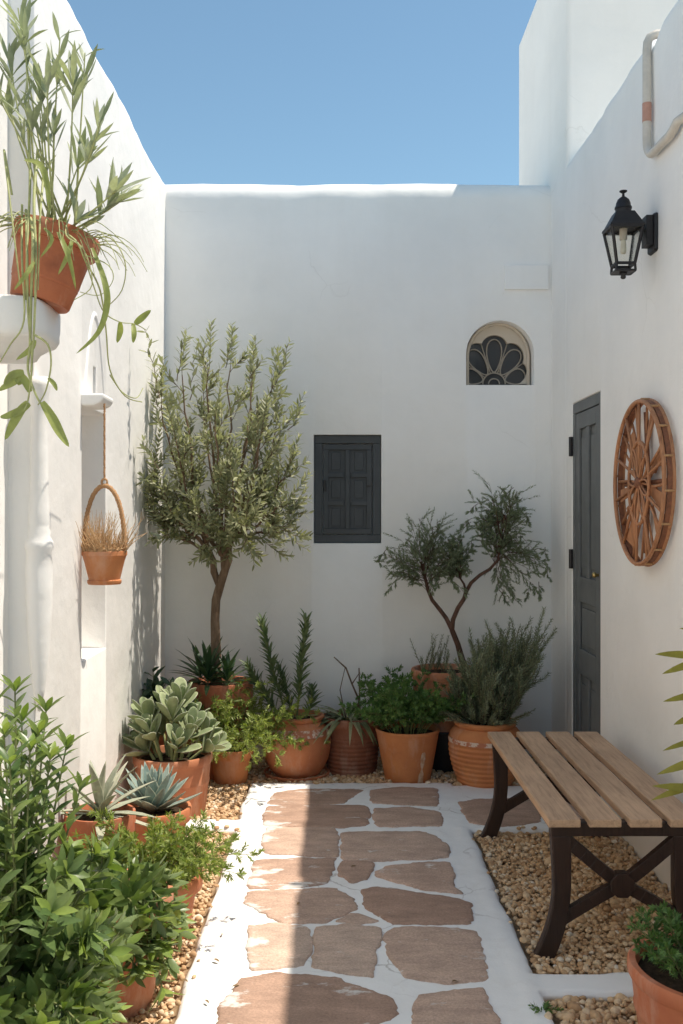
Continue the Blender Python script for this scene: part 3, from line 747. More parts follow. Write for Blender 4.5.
# ------------------------------------------------------------------ pots
POTN=[0]
def pot(root, kind, r, h, mat, soil=.03, saucer=False, band=None, Mx=None, n=64):
    POTN[0]+=1; sd=POTN[0]*1.7
    c=ROOT[root.name]
    def bl(name,prof,mt,par,wob=.012,sharp=38):
        b=MB(); b.lathe(prof,c,n,wob,0,Mx,seed=sd); return b.build(name,mt,par,origin=c,sharp=sharp)
    zo=.0
    if saucer:
        zo=.018; bl('saucer',[(0,0),(r*.86,0),(r*.93,.012),(r*.96,.034),(r*.93,.036),(r*.89,.018),(0,.018)],mat,root)
    if kind in('standard','grooved'):
        body=[(0,0),(.66*r,0),(.69*r,.006),(.80*r,.4*h),(.885*r,.78*h),(.80*r,.78*h)]
        if kind=='grooved': body=body[:3]+[(.742*r,.22*h),(.752*r,.235*h),(.748*r,.25*h),(.765*r,.265*h),(.775*r,.28*h),(.77*r,.295*h),(.79*r,.33*h)]+body[3:]
        rim=[(.87*r,.775*h),(.985*r,.775*h),(r,.79*h),(1.02*r,.965*h),(1.0*r,h),(.93*r,h),(.90*r,.975*h),(.86*r,.80*h),(.84*r,.6*h)]
        sr=.87
    elif kind=='taper':
        body=[(0,0),(.66*r,0),(.69*r,.006),(.84*r,.5*h),(.97*r,.93*h),(.9*r,.93*h)]
        rim=[(.965*r,.928*h),(.985*r,.935*h),(1.0*r,.985*h),(.99*r,h),(.94*r,h),(.92*r,.98*h),(.86*r,.7*h)]
        sr=.90
    elif kind=='tub':
        body=[(0,0),(.80*r,0),(.83*r,.008),(.93*r,.55*h),(.945*r,.56*h),(.955*r,.59*h),(.945*r,.62*h),(.98*r,.86*h),(.90*r,.86*h)]
        rim=[(.97*r,.858*h),(1.0*r,.86*h),(1.025*r,.90*h),(1.02*r,.98*h),(1.0*r,h),(.93*r,h),(.91*r,.97*h),(.88*r,.6*h)]
        sr=.90
    elif kind=='round':
        body=[(0,0),(.60*r,0),(.66*r,.02*h),(.80*r,.12*h),(.93*r,.28*h),(.99*r,.46*h),(1.0*r,.55*h),(.97*r,.68*h),(.90*r,.79*h),(.80*r,.88*h),(.74*r,.915*h),(.66*r,.91*h)]
        rim=[(.72*r,.905*h),(.745*r,.92*h),(.79*r,.945*h),(.80*r,.98*h),(.775*r,h),(.71*r,h),(.68*r,.97*h),(.64*r,.85*h),(.7*r,.6*h)]
        sr=.68
    elif kind=='ribbed':
        body=[(0,0),(.66*r,0),(.70*r,.01*h)]
        for i in range(1,85):
            t=i/84; z=(.02+.66*t)*h; rr=(.70+.30*math.sin(min(1,t*1.05)*math.pi*.5))*r
            body.append((rr+.012*r*math.sin(t*2*math.pi*9),z))
        body+= [(1.0*r,.72*h),(.97*r,.82*h),(.88*r,.885*h),(.80*r,.915*h),(.70*r,.91*h)]
        rim=[(.78*r,.91*h),(.82*r,.925*h),(.85*r,.95*h),(.85*r,.985*h),(.82*r,h),(.75*r,h),(.72*r,.97*h),(.70*r,.7*h)]
        sr=.73
    elif kind=='urn':
        body=[(0,0),(.74*r,0),(.80*r,.03*h),(.83*r,.06*h),(.80*r,.09*h)]
        for i in range(1,85):
            t=i/84; z=(.10+.58*t)*h; rr=(.80+.08*math.sin(t*math.pi*.5))*r
            body.append((rr+.016*r*math.sin(t*2*math.pi*8),z))
        body+= [(.86*r,.74*h),(.87*r,.82*h),(.90*r,.86*h),(.8*r,.86*h)]
        rim=[(.88*r,.855*h),(.95*r,.86*h),(1.0*r,.90*h),(1.0*r,.97*h),(.97*r,h),(.88*r,h),(.85*r,.97*h),(.8*r,.6*h)]
        sr=.84
    p=bl('pot',[(a_,b_+zo) for a_,b_ in body],mat,root)
    bl('rim',[(a_,b_+zo) for a_,b_ in rim],mat,p)
    if band:
        z0_,z1_,rf=band
        bl('painted_band',[(rf(z0_)*r,z0_*h+zo),(rf((z0_+z1_)/2)*r,(z0_+z1_)/2*h+zo),(rf(z1_)*r,z1_*h+zo)],M['band'],p)
    zs=h-soil+zo
    b=MB(); pr=[(0,zs+.008),(sr*r*.5,zs+.006),(sr*r*1.01,zs-.004)]; b.lathe(pr[::-1],c,32,.0,0,Mx,seed=sd)
    b.build('soil',M['soil'],root,origin=c)
    return zs
def jit(a): return V((rnd.gauss(0,a),rnd.gauss(0,a),rnd.gauss(0,a)))
def ang(): return rnd.uniform(0,2*math.pi)
UP=V((0,0,1))
def stempath(p0,d,L,bend=V((0,0,0)),n=7,wig=.02):
    pts=[V(p0)]; d=V(d).normalized(); s=L/n
    for i in range(n):
        d=(d+bend*(1/n)+jit(wig)).normalized(); pts.append(pts[-1]+d*s)
    return pts
def along(pts,t):
    k=(len(pts)-1)*t; i=min(int(k),len(pts)-2); return pts[i].lerp(pts[i+1],k-i),(pts[i+1]-pts[i]).normalized()
def perp(d,a):
    u=d.orthogonal().normalized(); w=d.cross(u); return u*math.cos(a)+w*math.sin(a)
def sprig(st,fo,pts,n,Lf,Wf,t0=.2,open_=1.0,r0=.003,r1=.001,full=True,whorl=1,phi=2.399,tipfac=.6,curl=.25,mi=0,tipopen=None,ok=None,prof=None,fold=.25):
    if st is not None: st.tube(pts,[r0+(r1-r0)*i/(len(pts)-1) for i in range(len(pts))],5,cap=False)
    a=ang()
    for i in range(n):
        t=t0+(1-t0)*(i+.5)/n; p,d=along(pts,min(t,.999))
        if ok and not ok(p): continue
        for w in range(whorl):
            aa=a+i*phi+w*2*math.pi/whorl+rnd.uniform(-.3,.3)
            op=open_ if tipopen is None else open_+(tipopen-open_)*t
            s=perp(d,aa); q=(d+s*op+jit(.12)).normalized()
            sz=rnd.uniform(.75,1.15)*(1-(1-tipfac)*max(0,(t-.6)/.4))
            upv=d*1.0-s*.3+jit(.15)
            if full:
                kw={'prof':prof} if prof else {}
                fo.leaf(p,q,upv,Lf*sz,Wf*sz,curl+rnd.uniform(-.1,.1),fold,mi=mi,**kw)
            else: fo.leaf4(p,q,upv,Lf*sz,Wf*sz,curl,mi=mi)
GR_L='potted plants along the left wall'; GR_B='potted plants before the back wall'

LP=((0,.10),(.15,.55),(.35,.95),(.55,1),(.75,.74),(.9,.38))
# --- laurel shrubs, near left
def laurel(loc,r,h,label,n,spread,top,mat,tall=(),seed=0,front=V((.0,0,0))):
    root=thing('potted_laurel_shrub',label,'potted plant',loc,GR_L); zs=pot(root,'standard',r,h,mat)
    st,fo=MB(),MB(); base=V(loc)+V((0,0,zs))
    for i in range(n):
        a=ang(); rr=math.sqrt(rnd.random())*spread; 
        tgt=V((loc[0]+rr*math.cos(a),loc[1]+rr*math.sin(a),0))
        zt=top*(1-.62*(rr/spread)**2.2)*rnd.uniform(.80,1.05)
        if i%3==0: a=rnd.uniform(math.pi,2.1*math.pi); tgt=V((loc[0]+spread*.95*math.cos(a),loc[1]+spread*.9*math.sin(a),0)); zt=rnd.uniform(.10,.36)
        tgt.z=zt
        tgt.x=min(max(tgt.x,-1.13),loc[0]+.17+.04*rnd.random())
        p0=base+V((math.cos(a),math.sin(a),0))*r*.4*rnd.random()
        mid=p0.lerp(tgt,.5)+V((0,0,.10*(1+rr)))+jit(.02)
        pts=[p0*(1-t)**2+mid*2*t*(1-t)+tgt*t*t for t in [k/8 for k in range(9)]]
        for p in pts: p.x=max(p.x,-1.14)
        sprig(st,fo,pts,22,.082,.0255,.22,1.05,.005,.0022,True,1,tipfac=.75,curl=.25,tipopen=.85,prof=LP)
        p,d=along(pts,.999)
        for k in range(6):                                     # fresh rosette at the tip
            s=perp(d,k*1.05+a); fo.leaf(p,(d*rnd.uniform(.5,1.6)+s).normalized(),d-s*.4,rnd.uniform(.05,.08),.024,.15,.3,mi=1 if rnd.random()<.45 else 0)
    for (px,py,Y) in tall:
        tgt=W(px,py,Y); p0=base.copy(); mid=p0.lerp(tgt,.45)+V((0,0,.06))
        pts=[p0*(1-t)**2+mid*2*t*(1-t)+tgt*t*t for t in [k/9 for k in range(10)]]
        sprig(st,fo,pts,30,.082,.026,.3,1.0,.006,.002,True,1,tipfac=.7,curl=.2,prof=LP)
        p,d=along(pts,.999)
        for k in range(7): 
            s=perp(d,k*.9); fo.leaf(p,(d*1.2+s).normalized(),d-s*.4,rnd.uniform(.05,.075),.018,.15,.3,mi=1 if k%2 else 0)
    st.build('stem',M['stemg'],root); fo.build('foliage',[L['laurel'],L['laurel_new']],root)
    return root
laurel((-.72,3.12,-.035),.205,.36,'dense glossy green shrub in a terracotta pot against the path edge, lower left',54,.30,.38,TC[1],[])
laurel((-.78,2.46,-.035),.20,.30,'tallest glossy green shrub, its shoots reaching up the bottom left corner',74,.38,.74,TC[2],[(15,692,2.55),(46,712,2.7),(4,735,2.4),(66,748,2.62),(30,750,2.45),(22,722,2.6),(50,760,2.5),(-5,705,2.5),(80,790,2.7),(10,765,2.35),(38,735,2.55)])

# --- feathery plants
def feathery(name,loc,r,h,label,kind,mat,fm,n,spread,top,Lf,Wf,group,droop=.6,side=5,nl=9,full=False,sm='stemg',hole=0,**kw):
    root=thing(name,label,'potted plant',loc,group); zs=pot(root,kind,r,h,mat,**kw)
    st,fo=MB(),MB(); base=V(loc)+V((0,0,zs))
    for i in range(n):
        a=ang(); q=math.sqrt(rnd.random()); p0=base+V((math.cos(a),math.sin(a),0))*r*.55*q
        ln=rnd.uniform(.65,1.05)*top; out=q*spread
        d=V((math.cos(a)*out,math.sin(a)*out,1.0))
        pts=stempath(p0,d,ln*(1+.35*q),V((math.cos(a)*.3,math.sin(a)*.3,-droop*q*1.6)),8,.06)
        for p in pts: p.x=min(max(p.x,XL+.03),XR-.04); p.y=min(p.y,YB-.03); p.z=max(p.z,.01)
        st.tube(pts,[.0028-.002*k/8 for k in range(9)],5,cap=False)
        for k in range(side*2):
            t=.22+.78*(k+.5)/(side*2); p,dd=along(pts,min(t,.999)); s=perp(dd,k*2.4+rnd.uniform(-.4,.4))
            tp=stempath(p,(dd*.7+s+V((0,0,.15))),ln*.24*(1.15-.6*t)*rnd.uniform(.7,1.3),V((0,0,-.2)),4,.06)
            for z in tp: z.x=min(max(z.x,XL+.02),XR-.03); z.y=min(z.y,YB-.02); z.z=max(z.z,.006)
            sprig(st,fo,tp,nl,Lf,Wf,.1,.9,.0013,.0006,full,2,1.57,.7,.1)
    st.build('stem',M[sm],root); fo.build('foliage',fm,root); return root
feathery('potted_feathery_herb',(-.665,3.60,-.035),.18,.25,'feathery yellow-green bush spilling over its terracotta pot beside the glossy shrub','standard',TC[0],L['fern'],46,1.05,.225,.026,.007,GR_L,.6,6,8)
feathery('potted_feathery_herb',(-.60,5.66,-.035),.125,.22,'light green ferny bush between the felted succulent and the round pot','standard',TC[2],L['fern'],60,.85,.42,.028,.0085,GR_L,.95,7,9)
feathery('potted_parsley',(.405,5.74,-.03),.185,.31,'bright dark-green curly herb in a tapered orange pot with a pale drip','taper',TC[2],L['herb'],50,.62,.32,.026,.012,GR_B,.6,7,8)
feathery('potted_feathery_herb',(1.045,2.74,-.035),.235,.30,'round terracotta pot of fine green herb in the near gravel bed','tub',TC[4],L['herb'],44,.55,.125,.022,.006,GR_B,.2,5,8)
RP=bpy.data.objects['potted_feathery_herb.002']
# yellowing tall shoot out of the same pot
st,fo=MB(),MB()
p0=V((1.10,2.80,.26)); pts=[p0,V((1.105,2.84,.6)),V((1.10,2.86,.9)),V((1.085,2.86,1.18))]
st.tube(pts,[.006,.005,.004,.002],6,cap=False)
for (bp,tip,wd) in (((714,632,2.84),(681,628,2.82),.010),((715,660,2.85),(661,650,2.82),.020),((716,655,2.85),(666,672,2.82),.024),((716,690,2.85),(667,700,2.82),.020),((716,712,2.85),(675,722,2.82),.026),((716,735,2.85),(664,748,2.82),.022),((716,756,2.85),(668,768,2.80),.030),((718,780,2.85),(660,792,2.82),.030),((718,800,2.85),(672,778,2.80),.026),((722,640,2.85),(760,650,2.8),.024),((722,700,2.85),(762,690,2.8),.024),((722,750,2.85),(765,745,2.9),.024),((722,670,2.85),(745,640,2.9),.022)):
    A=W(*bp);B=W(*tip); d=B-A; st.tube([A,A+d*.25],[.0022,.0016],5,cap=False)
    fo=MB(); fo.leaf(A+d*.2,d,V((rnd.uniform(-.5,.5),-1.0,rnd.uniform(.2,.9))),d.length*.8,wd*rnd.uniform(.7,1.15),rnd.uniform(.1,.6),.3,LP); fo.build('yellow_leaf',L['yellow'],RP)
st.build('tall_shoot',M['stemp'],RP)

PP=bpy.data.objects['potted_parsley']; pc=ROOT['potted_parsley']; b=MB(); rr_,hh_=.185,.31; vs=[]
for i in range(15):
    t=i/14; z=(.03+.62*t)*hh_; rad=rr_*(.70+.21*t)+.002; w_=(.085+.04*math.sin(t*9)+.02*math.sin(t*23))*(1 if t<.85 else .6)
    for k_ in range(5):
        a_=R(-62)+w_*(k_/4-.5)*2; vs.append(V((pc.x+rad*math.cos(a_),pc.y+rad*math.sin(a_),pc.z+z)))
b.add(vs,[(i*5+j,i*5+j+1,(i+1)*5+j+1,(i+1)*5+j) for i in range(14) for j in range(4)])
b.build('paint_drip',M['drip'],[o for o in PP.children if o.name.startswith('pot')][0],origin=pc)
# --- agaves
def agave(loc,r,h,label,mat,fm,n,Lf,Wf,T,name='potted_agave',group=GR_L,lo=5,hi=82,curl=-.12,kind='standard'):
    root=thing(name,label,'potted plant',loc,group); zs=pot(root,kind,r,h,mat)
    fo=MB(); c=V(loc)+V((0,0,zs+.01))
    for i in range(n):
        t=i/(n-1); el=R(lo+(hi-lo)*t+rnd.uniform(-5,5)); a=i*2.399+rnd.uniform(-.15,.15)
        d=V((math.cos(a)*math.cos(el),math.sin(a)*math.cos(el),math.sin(el)))
        upv=V((-math.cos(a)*math.sin(el),-math.sin(a)*math.sin(el),math.cos(el)))
        l=Lf*rnd.uniform(.85,1.1)*(1-.25*t)
        fo.fleshy(c+V((math.cos(a),math.sin(a),0))*.018*(1-t)+V((0,0,.03*t)),d,upv,l,Wf*rnd.uniform(.85,1.1),T,curl+rnd.uniform(-.1,.1),((0,.75),(.18,.9),(.42,1),(.68,.72),(.88,.34),(1,.02)),n=16,edge=1)
    fo.build('foliage',[fm,L['rim']],root); return root
agave((-.80,4.36,-.035),.162,.265,'blue-green spiky agave in a terracotta pot, in front of the felted succulent',TC[0],L['agave'],34,.215,.056,.010,lo=14)
agave((-.93,3.93,-.035),.135,.37,'pale cream agave with loose twisted leaves, beside the blue-green agave',TC[4],L['agavepale'],19,.28,.040,.006,lo=-10,hi=88,curl=.18)

# --- felted succulent
loc=(-.835,5.08,-.035); root=thing('potted_felt_succulent','grey-green paddle-leaved succulent in the broad terracotta tub','potted plant',loc,GR_L)
zs=pot(root,'tub',.195,.325,TC[1]); fo,st=MB(),MB(); c=V(loc)+V((0,0,zs))
for i in range(15):
    a=i*2.399+rnd.uniform(-.3,.3); q=math.sqrt((i+.5)/15); tip=c+V((math.cos(a)*q*.22,math.sin(a)*q*.19,.05+.24*(1-q*q)*rnd.uniform(.7,1.1)))
    if tip.x<-1.0: tip.x=-1.0+rnd.uniform(0,.03)
    p0=c+V((math.cos(a),math.sin(a),0))*q*.10
    d=(tip-p0).normalized(); st.tube([p0,p0.lerp(tip,.5)+V((0,0,.01)),tip],[.009,.008,.007],6,cap=False)
    for k in range(9):
        t=k/8; s=perp(d,k*2.399+a); el=.45+1.5*t
        dd=(s+d*el+V((0,0,.15))).normalized(); b0=tip-d*(.06*(1-t))
        l=rnd.uniform(.13,.175)*(1-.5*t*t)
        fo.fleshy(b0,dd,d-s*.3,l,l*.44,.009,-.12,((0,.3),(.2,.5),(.45,.85),(.68,1),(.84,.86),(.94,.55),(1,.12)),16,edge=1)
st.build('stem',M['stemp'],root); fo.build('foliage',[L['felt'],L['rim']],root)

# --- dark broad-leaved plant in the corner behind
loc=(-.93,5.66,-.035); root=thing('potted_dark_leaf_plant','dark broad-leaved plant in the shaded corner behind the felted succulent','potted plant',loc,GR_L)
zs=pot(root,'standard',.12,.36,TC[4]); fo,st=MB(),MB(); c=V(loc)+V((0,0,zs))
for i in range(9):
    a=ang(); d=V((math.cos(a)*.5,math.sin(a)*.5-.15,1)); pts=stempath(c+V((math.cos(a),math.sin(a),0))*.03,d,rnd.uniform(.20,.40),V((0,0,.1)),6,.04)
    for p in pts: p.x=max(p.x,XL+.05)
    sprig(st,fo,pts,9,.14,.050,.25,1.0,.004,.002,True,1,curl=.3)
st.build('stem',M['stemg'],root); fo.build('foliage',L['dark'],root)

# ------------------------------------------------------------------ olive tree
loc=(-.675,5.80,-.035); OT=thing('potted_olive_tree','small olive tree with twisted trunk in a terracotta pot by the corner','potted tree',loc,GR_B)
zs=pot(OT,'standard',.185,.575,TC[4]); c=V(loc)+V((0,0,zs))
tk=MB(); Yt=5.80
tpts=[V((W(216,672,Yt).x,Yt,zs-.06)),W(216,650,Yt),W(215,620,Yt),W(216,600,Yt),W(221,582,Yt-.01),W(225,570,Yt-.02),W(223,556,Yt-.02)]
tk.tube(tpts,[.036,.030,.026,.026,.026,.024,.017],14,cap=False)
tk.tube([W(219,586,Yt),W(214,572,Yt+.02),W(213,560,Yt+.03),W(208,548,Yt+.03)],[.018,.021,.018,.014],12,cap=False)
tk.tube([W(224,574,Yt-.02),W(229,560,Yt-.03),W(229,548,Yt-.03),W(233,536,Yt-.04)],[.020,.021,.017,.014],12,cap=False)
st,fo=MB(),MB()
def okx(p): return p.x>XL+.025 and p.y<YB-.03
def clampw(pts):
    for p in pts: p.x=max(p.x,XL+.035+.02*rnd.random()); p.y=min(p.y,YB-.05)
    return pts
limbs=[]
# limb tips (px, py, depth): fan of limbs up through the crown
tips=[(150,465,5.62),(160,405,5.7),(182,375,5.85),(207,365,5.65),(230,368,5.9),(252,380,5.62),(272,385,5.8),(278,430,5.9),(284,478,5.65),(165,530,5.6),(275,530,5.65),(200,520,5.4),(245,525,5.4),(190,490,5.95),(175,440,5.45),(215,420,5.4),(262,430,5.45),(205,400,6.0),(250,410,6.02),(165,500,5.5),(280,505,5.5),(235,480,5.35)]
for (px,py,Y) in tips:
    st0=[W(208,548,Yt+.03),W(223,556,Yt-.02),W(233,536,Yt-.04)][0 if px<190 else (1 if px<240 else 2)]
    tgt=W(px,py,Y); d=tgt-st0; mid=st0+d*.45+V((d.x*.18,d.y*.18,-.06*abs(d.x)))
    pts=[st0*(1-t)**2+mid*2*t*(1-t)+tgt*t*t+jit(.008)*(0 if t in(0,) else 1) for t in [k/10 for k in range(11)]]
    clampw(pts); tk.tube(pts,[.0125-.0095*k/10 for k in range(11)],7,cap=False); limbs.append(pts)
cen=W(222,450,5.7)
def twig(p,d,ln,n):
    pts=clampw(stempath(p,d,ln,V((0,0,.55)),7,.06)); sprig(st,fo,pts,n,.062,.0165,.12,.95,.0022,.0009,True,2,1.57,.65,.1,ok=okx,prof=((0,.15),(.35,1),(.75,.7)),fold=.15)
    return pts
for pts in limbs:
    for k in range(8):
        t=.16+.84*(k+rnd.random())/8; p,d=along(pts,min(t,.995)); out=(p-cen); out.z*=.4
        dd=(d*.6+perp(d,ang())*.8+out.normalized()*.35+V((0,0,.2)))
        tp=twig(p,dd,rnd.uniform(.12,.28),rnd.randint(6,10))
        for j in range(2):
            q,e=along(tp,rnd.uniform(.2,.7)); twig(q,(e+perp(e,ang())*.8),rnd.uniform(.08,.16),rnd.randint(3,6))
    tp=twig(pts[-1],(pts[-1]-pts[-2]).normalized()+V((0,0,.5)),rnd.uniform(.15,.28),14)
# a few upright shoots that break the outline, one against the sunlit wall
for (px,py,qx,qy,Y) in ((160,400,147,330,5.2),(175,380,187,328,5.8),(225,370,232,328,5.8),(250,380,256,338,5.75),(275,390,290,340,5.7),(290,430,305,395,5.7),(190,400,196,345,5.6),(282,480,306,462,5.6),(160,470,138,440,5.3),(155,480,133,480,5.35),(285,530,297,505,5.5),(170,535,150,540,5.4)):
    A,B=W(px,py,Y),W(qx,qy,Y); pts=clampw([A.lerp(B,k/6)+jit(.008) for k in range(7)]); sprig(st,fo,pts,12,.064,.017,.1,.9,.003,.001,True,2,1.57,.7,.1,ok=okx,prof=((0,.15),(.35,1),(.75,.7)),fold=.15)
tk.build('trunk',M['bark'],OT); fo.merge(st,1).build('crown',[L['olive'],M['twig']],OT)
# rosette of dark strap leaves at the foot of the olive
ro=MB()
for (ox,oy,nn,ll) in ((-.06,-.10,30,.23),(.05,-.10,20,.17),(-.12,.02,18,.20)):
    for i in range(nn):
        t=i/(nn-1); el=R(8+72*t+rnd.uniform(-6,6)); a=i*2.399
        d=V((math.cos(a)*math.cos(el),math.sin(a)*math.cos(el),math.sin(el)))
        ro.leaf(c+V((ox,oy,.02+.05*t)),d,UP-d*.3,ll*rnd.uniform(.8,1.15),.030,.25,.35)
ro.build('strap_leaf_rosette',L['dark'],OT)

# ------------------------------------------------------------------ round pot with spurge
loc=(-.234,5.83,-.025); root=thing('potted_spurge','round-bellied pot on a saucer with two tall leafy spikes','potted plant',loc,GR_B)
zs=pot(root,'round',.200,.345,TC[0],soil=.03,saucer=True,band=(.70,.82,lambda z:.985-.0+(.88-.985)*(z-.68)/.12+.02))
st,fo=MB(),MB(); c=V(loc)+V((0,0,zs))
for (ox,oy,top) in ((-.05,0,W(262,620,5.8)),(.0,-.03,W(306,618,5.72)),(.05,.02,W(312,690,5.85)),(-.02,.04,W(280,668,5.9)),(-.07,-.03,W(248,665,5.7))):
    p0=c+V((ox,oy,0)); mid=p0.lerp(top,.5)+V((ox*.6,0,.02)); pts=[p0*(1-t)**2+mid*2*t*(1-t)+top*t*t for t in [k/9 for k in range(10)]]
    ln=(top-p0).length; sprig(st,fo,pts,int(150*ln)+14,.085,.019,.18,1.0,.007,.004,True,1,tipfac=.8,curl=.12,tipopen=.6,mi=0)
st.build('stem',M['stemg'],root); fo.build('foliage',L['spike'],root)

# ------------------------------------------------------------------ dark urn with sparse plant
loc=(.088,5.92,-.03); root=thing('potted_striped_plant','dark brown ribbed urn with bare sticks and drooping striped leaves','potted plant',loc,GR_B)
zs=pot(root,'urn',.182,.345,TC[3]); c=V(loc)+V((0,0,zs)); st,fo,dd_=MB(),MB(),MB()
dd_.tube([c+V((.02,0,-.02)),W(359,700,5.9),W(352,684,5.9),W(346,668,5.88),W(334,657,5.86)],[.007,.006,.005,.005,.003],7)
dd_.tube([W(352,684,5.9),W(360,672,5.9)],[.004,.002],6); dd_.tube([c+V((-.03,0,-.02)),W(340,690,5.93),W(345,668,5.95)],[.004,.003,.002],6)
dd_.tube([c+V((.05,0,-.02)),W(359,668,5.9)],[.005,.004],7)
for i in range(38):
    a=ang(); q=rnd.random(); p=c+V((math.cos(a)*.06*q-.03,math.sin(a)*.06*q-.02,0)); d=V((math.cos(a),math.sin(a),rnd.uniform(.5,1.6)))
    fo.leaf(p,d,UP,rnd.uniform(.14,.26),.020,rnd.uniform(.5,1.15),.3,((0,.5),(.2,.9),(.4,1),(.6,.9),(.8,.6)))
for i in range(22):
    a=R(rnd.uniform(150,300)); p=c+V((math.cos(a)*.12,math.sin(a)*.12,.01)); fo.leaf(p,V((math.cos(a),math.sin(a),.7)),UP,rnd.uniform(.14,.22),.022,1.2,.3,((0,.5),(.2,.9),(.4,1),(.6,.9),(.8,.6)))
dd_.build('bare_stick',M['twig'],root); fo.build('foliage',L['varieg'],root)

# ------------------------------------------------------------------ rear pot on a black stand, with tamarisk
b=MB(); b.lathe([(0,0),(.135,0),(.14,.01),(.165,.24),(.170,.255),(.165,.262),(0,.262)],(.655,6.02,-.035),40)
o=b.build('plant_stand',M['black'],origin=(.655,6.02,-.035),sharp=40); tag(o,'black round stand holding up the tamarisk pot','plant stand')
loc=(.655,6.02,.227); TR=thing('potted_tamarisk','wispy forked tamarisk in a raised pot behind the rosemary','potted tree',loc,GR_B)
zs=pot(TR,'tub',.205,.35,TC[1]); c=V(loc)+V((0,0,zs)); tk,st,fo=MB(),MB(),MB(); Y=5.98
tk.tube([V((.80,6.0,zs+.20)),W(462,660,Y),W(458,645,Y),W(452,630,Y)],[.022,.020,.017,.016],10,cap=False)
Lb=[W(452,630,Y),W(446,618,Y),W(440,610,Y),W(432,600,Y),W(428,590,Y),W(425,577,Y),W(422,564,Y)]
Rb=[W(452,630,Y),W(453,620,Y-.02),W(458,608,Y-.03),W(464,599,Y-.03),W(466,592,Y-.03)]
Rb2=[Rb[-1],W(471,583,Y-.04),W(480,575,Y-.05),W(490,569,Y-.05),W(498,560,Y-.05),W(500,540,Y-.05),W(505,515,Y-.04)]
Cb=[Rb[-1],W(464,584,Y-.01),W(460,578,Y),W(455,560,Y+.02)]
for pl,ra,rb in ((Lb,.014,.009),(Rb,.015,.012),(Rb2,.012,.006),(Cb,.008,.004)):
    tk.tube(pl,[ra+(rb-ra)*k/(len(pl)-1) for k in range(len(pl))],9,cap=False)
def spray(p,d,ln,bend,n=7):
    pts=stempath(p,d,ln,bend,7,.05)
    for z in pts: z.y=min(z.y,YB-.03); z.x=min(z.x,1.235)
    st.tube(pts,[.0022-.0016*k/7 for k in range(8)],4,cap=False)
    for k in range(n):
        t=.15+.85*(k+.5)/n; q,e=along(pts,min(t,.99)); s=perp(e,ang())
        tp=stempath(q,e*.8+s*.8,ln*.32*rnd.uniform(.6,1.2),bend*.5,4,.05)
        for z in tp: z.y=min(z.y,YB-.02)
        sprig(st,fo,tp,10,.024,.0058,.05,.6,.0010,.0005,False,2,1.3,.8,.0)
for (pl,targets) in ((Lb,[(380,560),(390,550),(395,570),(405,540),(412,525),(420,515),(428,522),(436,530),(445,540),(450,552),(400,580),(440,520),(455,535),(430,545)]),
                     (Cb,[(440,560),(448,552),(456,548),(465,560),(470,545),(450,580),(462,572),(438,575),(456,540),(466,538)]),
                     (Rb2,[(500,490),(508,495),(515,488),(522,497),(490,500),(478,505),(472,520),(480,530),(495,515),(515,515),(525,512),(520,535),(528,560),(540,556),(543,565),(535,580),(510,590),(500,600),(488,540),(505,535),(475,545),(520,500),(484,515),(512,545)])):
    for (px,py) in targets:
        for rep in range(3):
            t=rnd.uniform(.55,1); p,_=along(pl,min(t,.99)); B=W(px+rnd.gauss(0,5),py+rnd.gauss(0,5),Y+rnd.uniform(-.14,.12)); d=B-p
            spray(p,d+V((0,0,.05)),d.length*rnd.uniform(.8,1.0),V((0,0,-.3)))
            if rnd.random()<.35: spray(B,V((rnd.uniform(-1,1),rnd.uniform(-.5,.3),-.3)),rnd.uniform(.06,.13),V((0,0,-.9)),5)
tk.build('trunk',M['bark2'],TR); fo.merge(st,1).build('crown',[L['tamarisk'],M['bark2']],TR)
ws,wf=MB(),MB()
for i in range(16):
    a=ang(); p=c+V((-.09+rnd.uniform(-.07,.07),-.08+rnd.uniform(-.05,.05),0)); pts=stempath(p,V((math.cos(a)*.35,math.sin(a)*.25,1)),rnd.uniform(.12,.27),V((0,0,.1)),6,.05)
    sprig(ws,wf,pts,20,.026,.006,.2,.8,.002,.001,False,2,1.57,.8,.1)
ws.build('underplant_stem',M['twig'],TR); wf.build('underplant_foliage',L['rosemary'],TR)

# ------------------------------------------------------------------ rosemary in ribbed pot
loc=(.835,5.64,-.03); RM=thing('potted_rosemary','bushy grey-green rosemary in a ribbed pot with a worn white band','potted plant',loc,GR_B)
zs=pot(RM,'ribbed',.205,.375,TC[2],band=(.70,.765,lambda z:1.012)); c=V(loc)+V((0,0,zs)); st,fo=MB(),MB()
for i in range(125):
    a=ang(); q=math.sqrt(rnd.random()); p0=c+V((math.cos(a),math.sin(a),0))*.10*q
    d=V((math.cos(a)*q*.60+.12,math.sin(a)*q*.60-.04,1.0)); ln=rnd.uniform(.34,.64)*(1.05-.30*q+.32*math.cos(a)*q)
    pts=stempath(p0,d,ln,V((rnd.gauss(0,.15),rnd.gauss(0,.12),.35)),8,.085)
    for p in pts: p.x=min(p.x,XR-.05); p.y=min(p.y,YB-.04)
    sprig(st,fo,pts,int(ln*105),.033,.0075,.06,.95,.0024,.001,False,3,1.1,.75,.05)
    for _r in range(rnd.choice((1,1,2))):
        q_,e_=along(pts,rnd.uniform(.2,.7)); t2=stempath(q_,e_+perp(e_,ang())*.55,ln*.4,V((0,0,.5)),6,.06)
        for p in t2: p.x=min(p.x,XR-.05); p.y=min(p.y,YB-.04)
        sprig(st,fo,t2,int(ln*48),.031,.0075,.05,.95,.002,.0008,False,3,1.1,.75,.05)
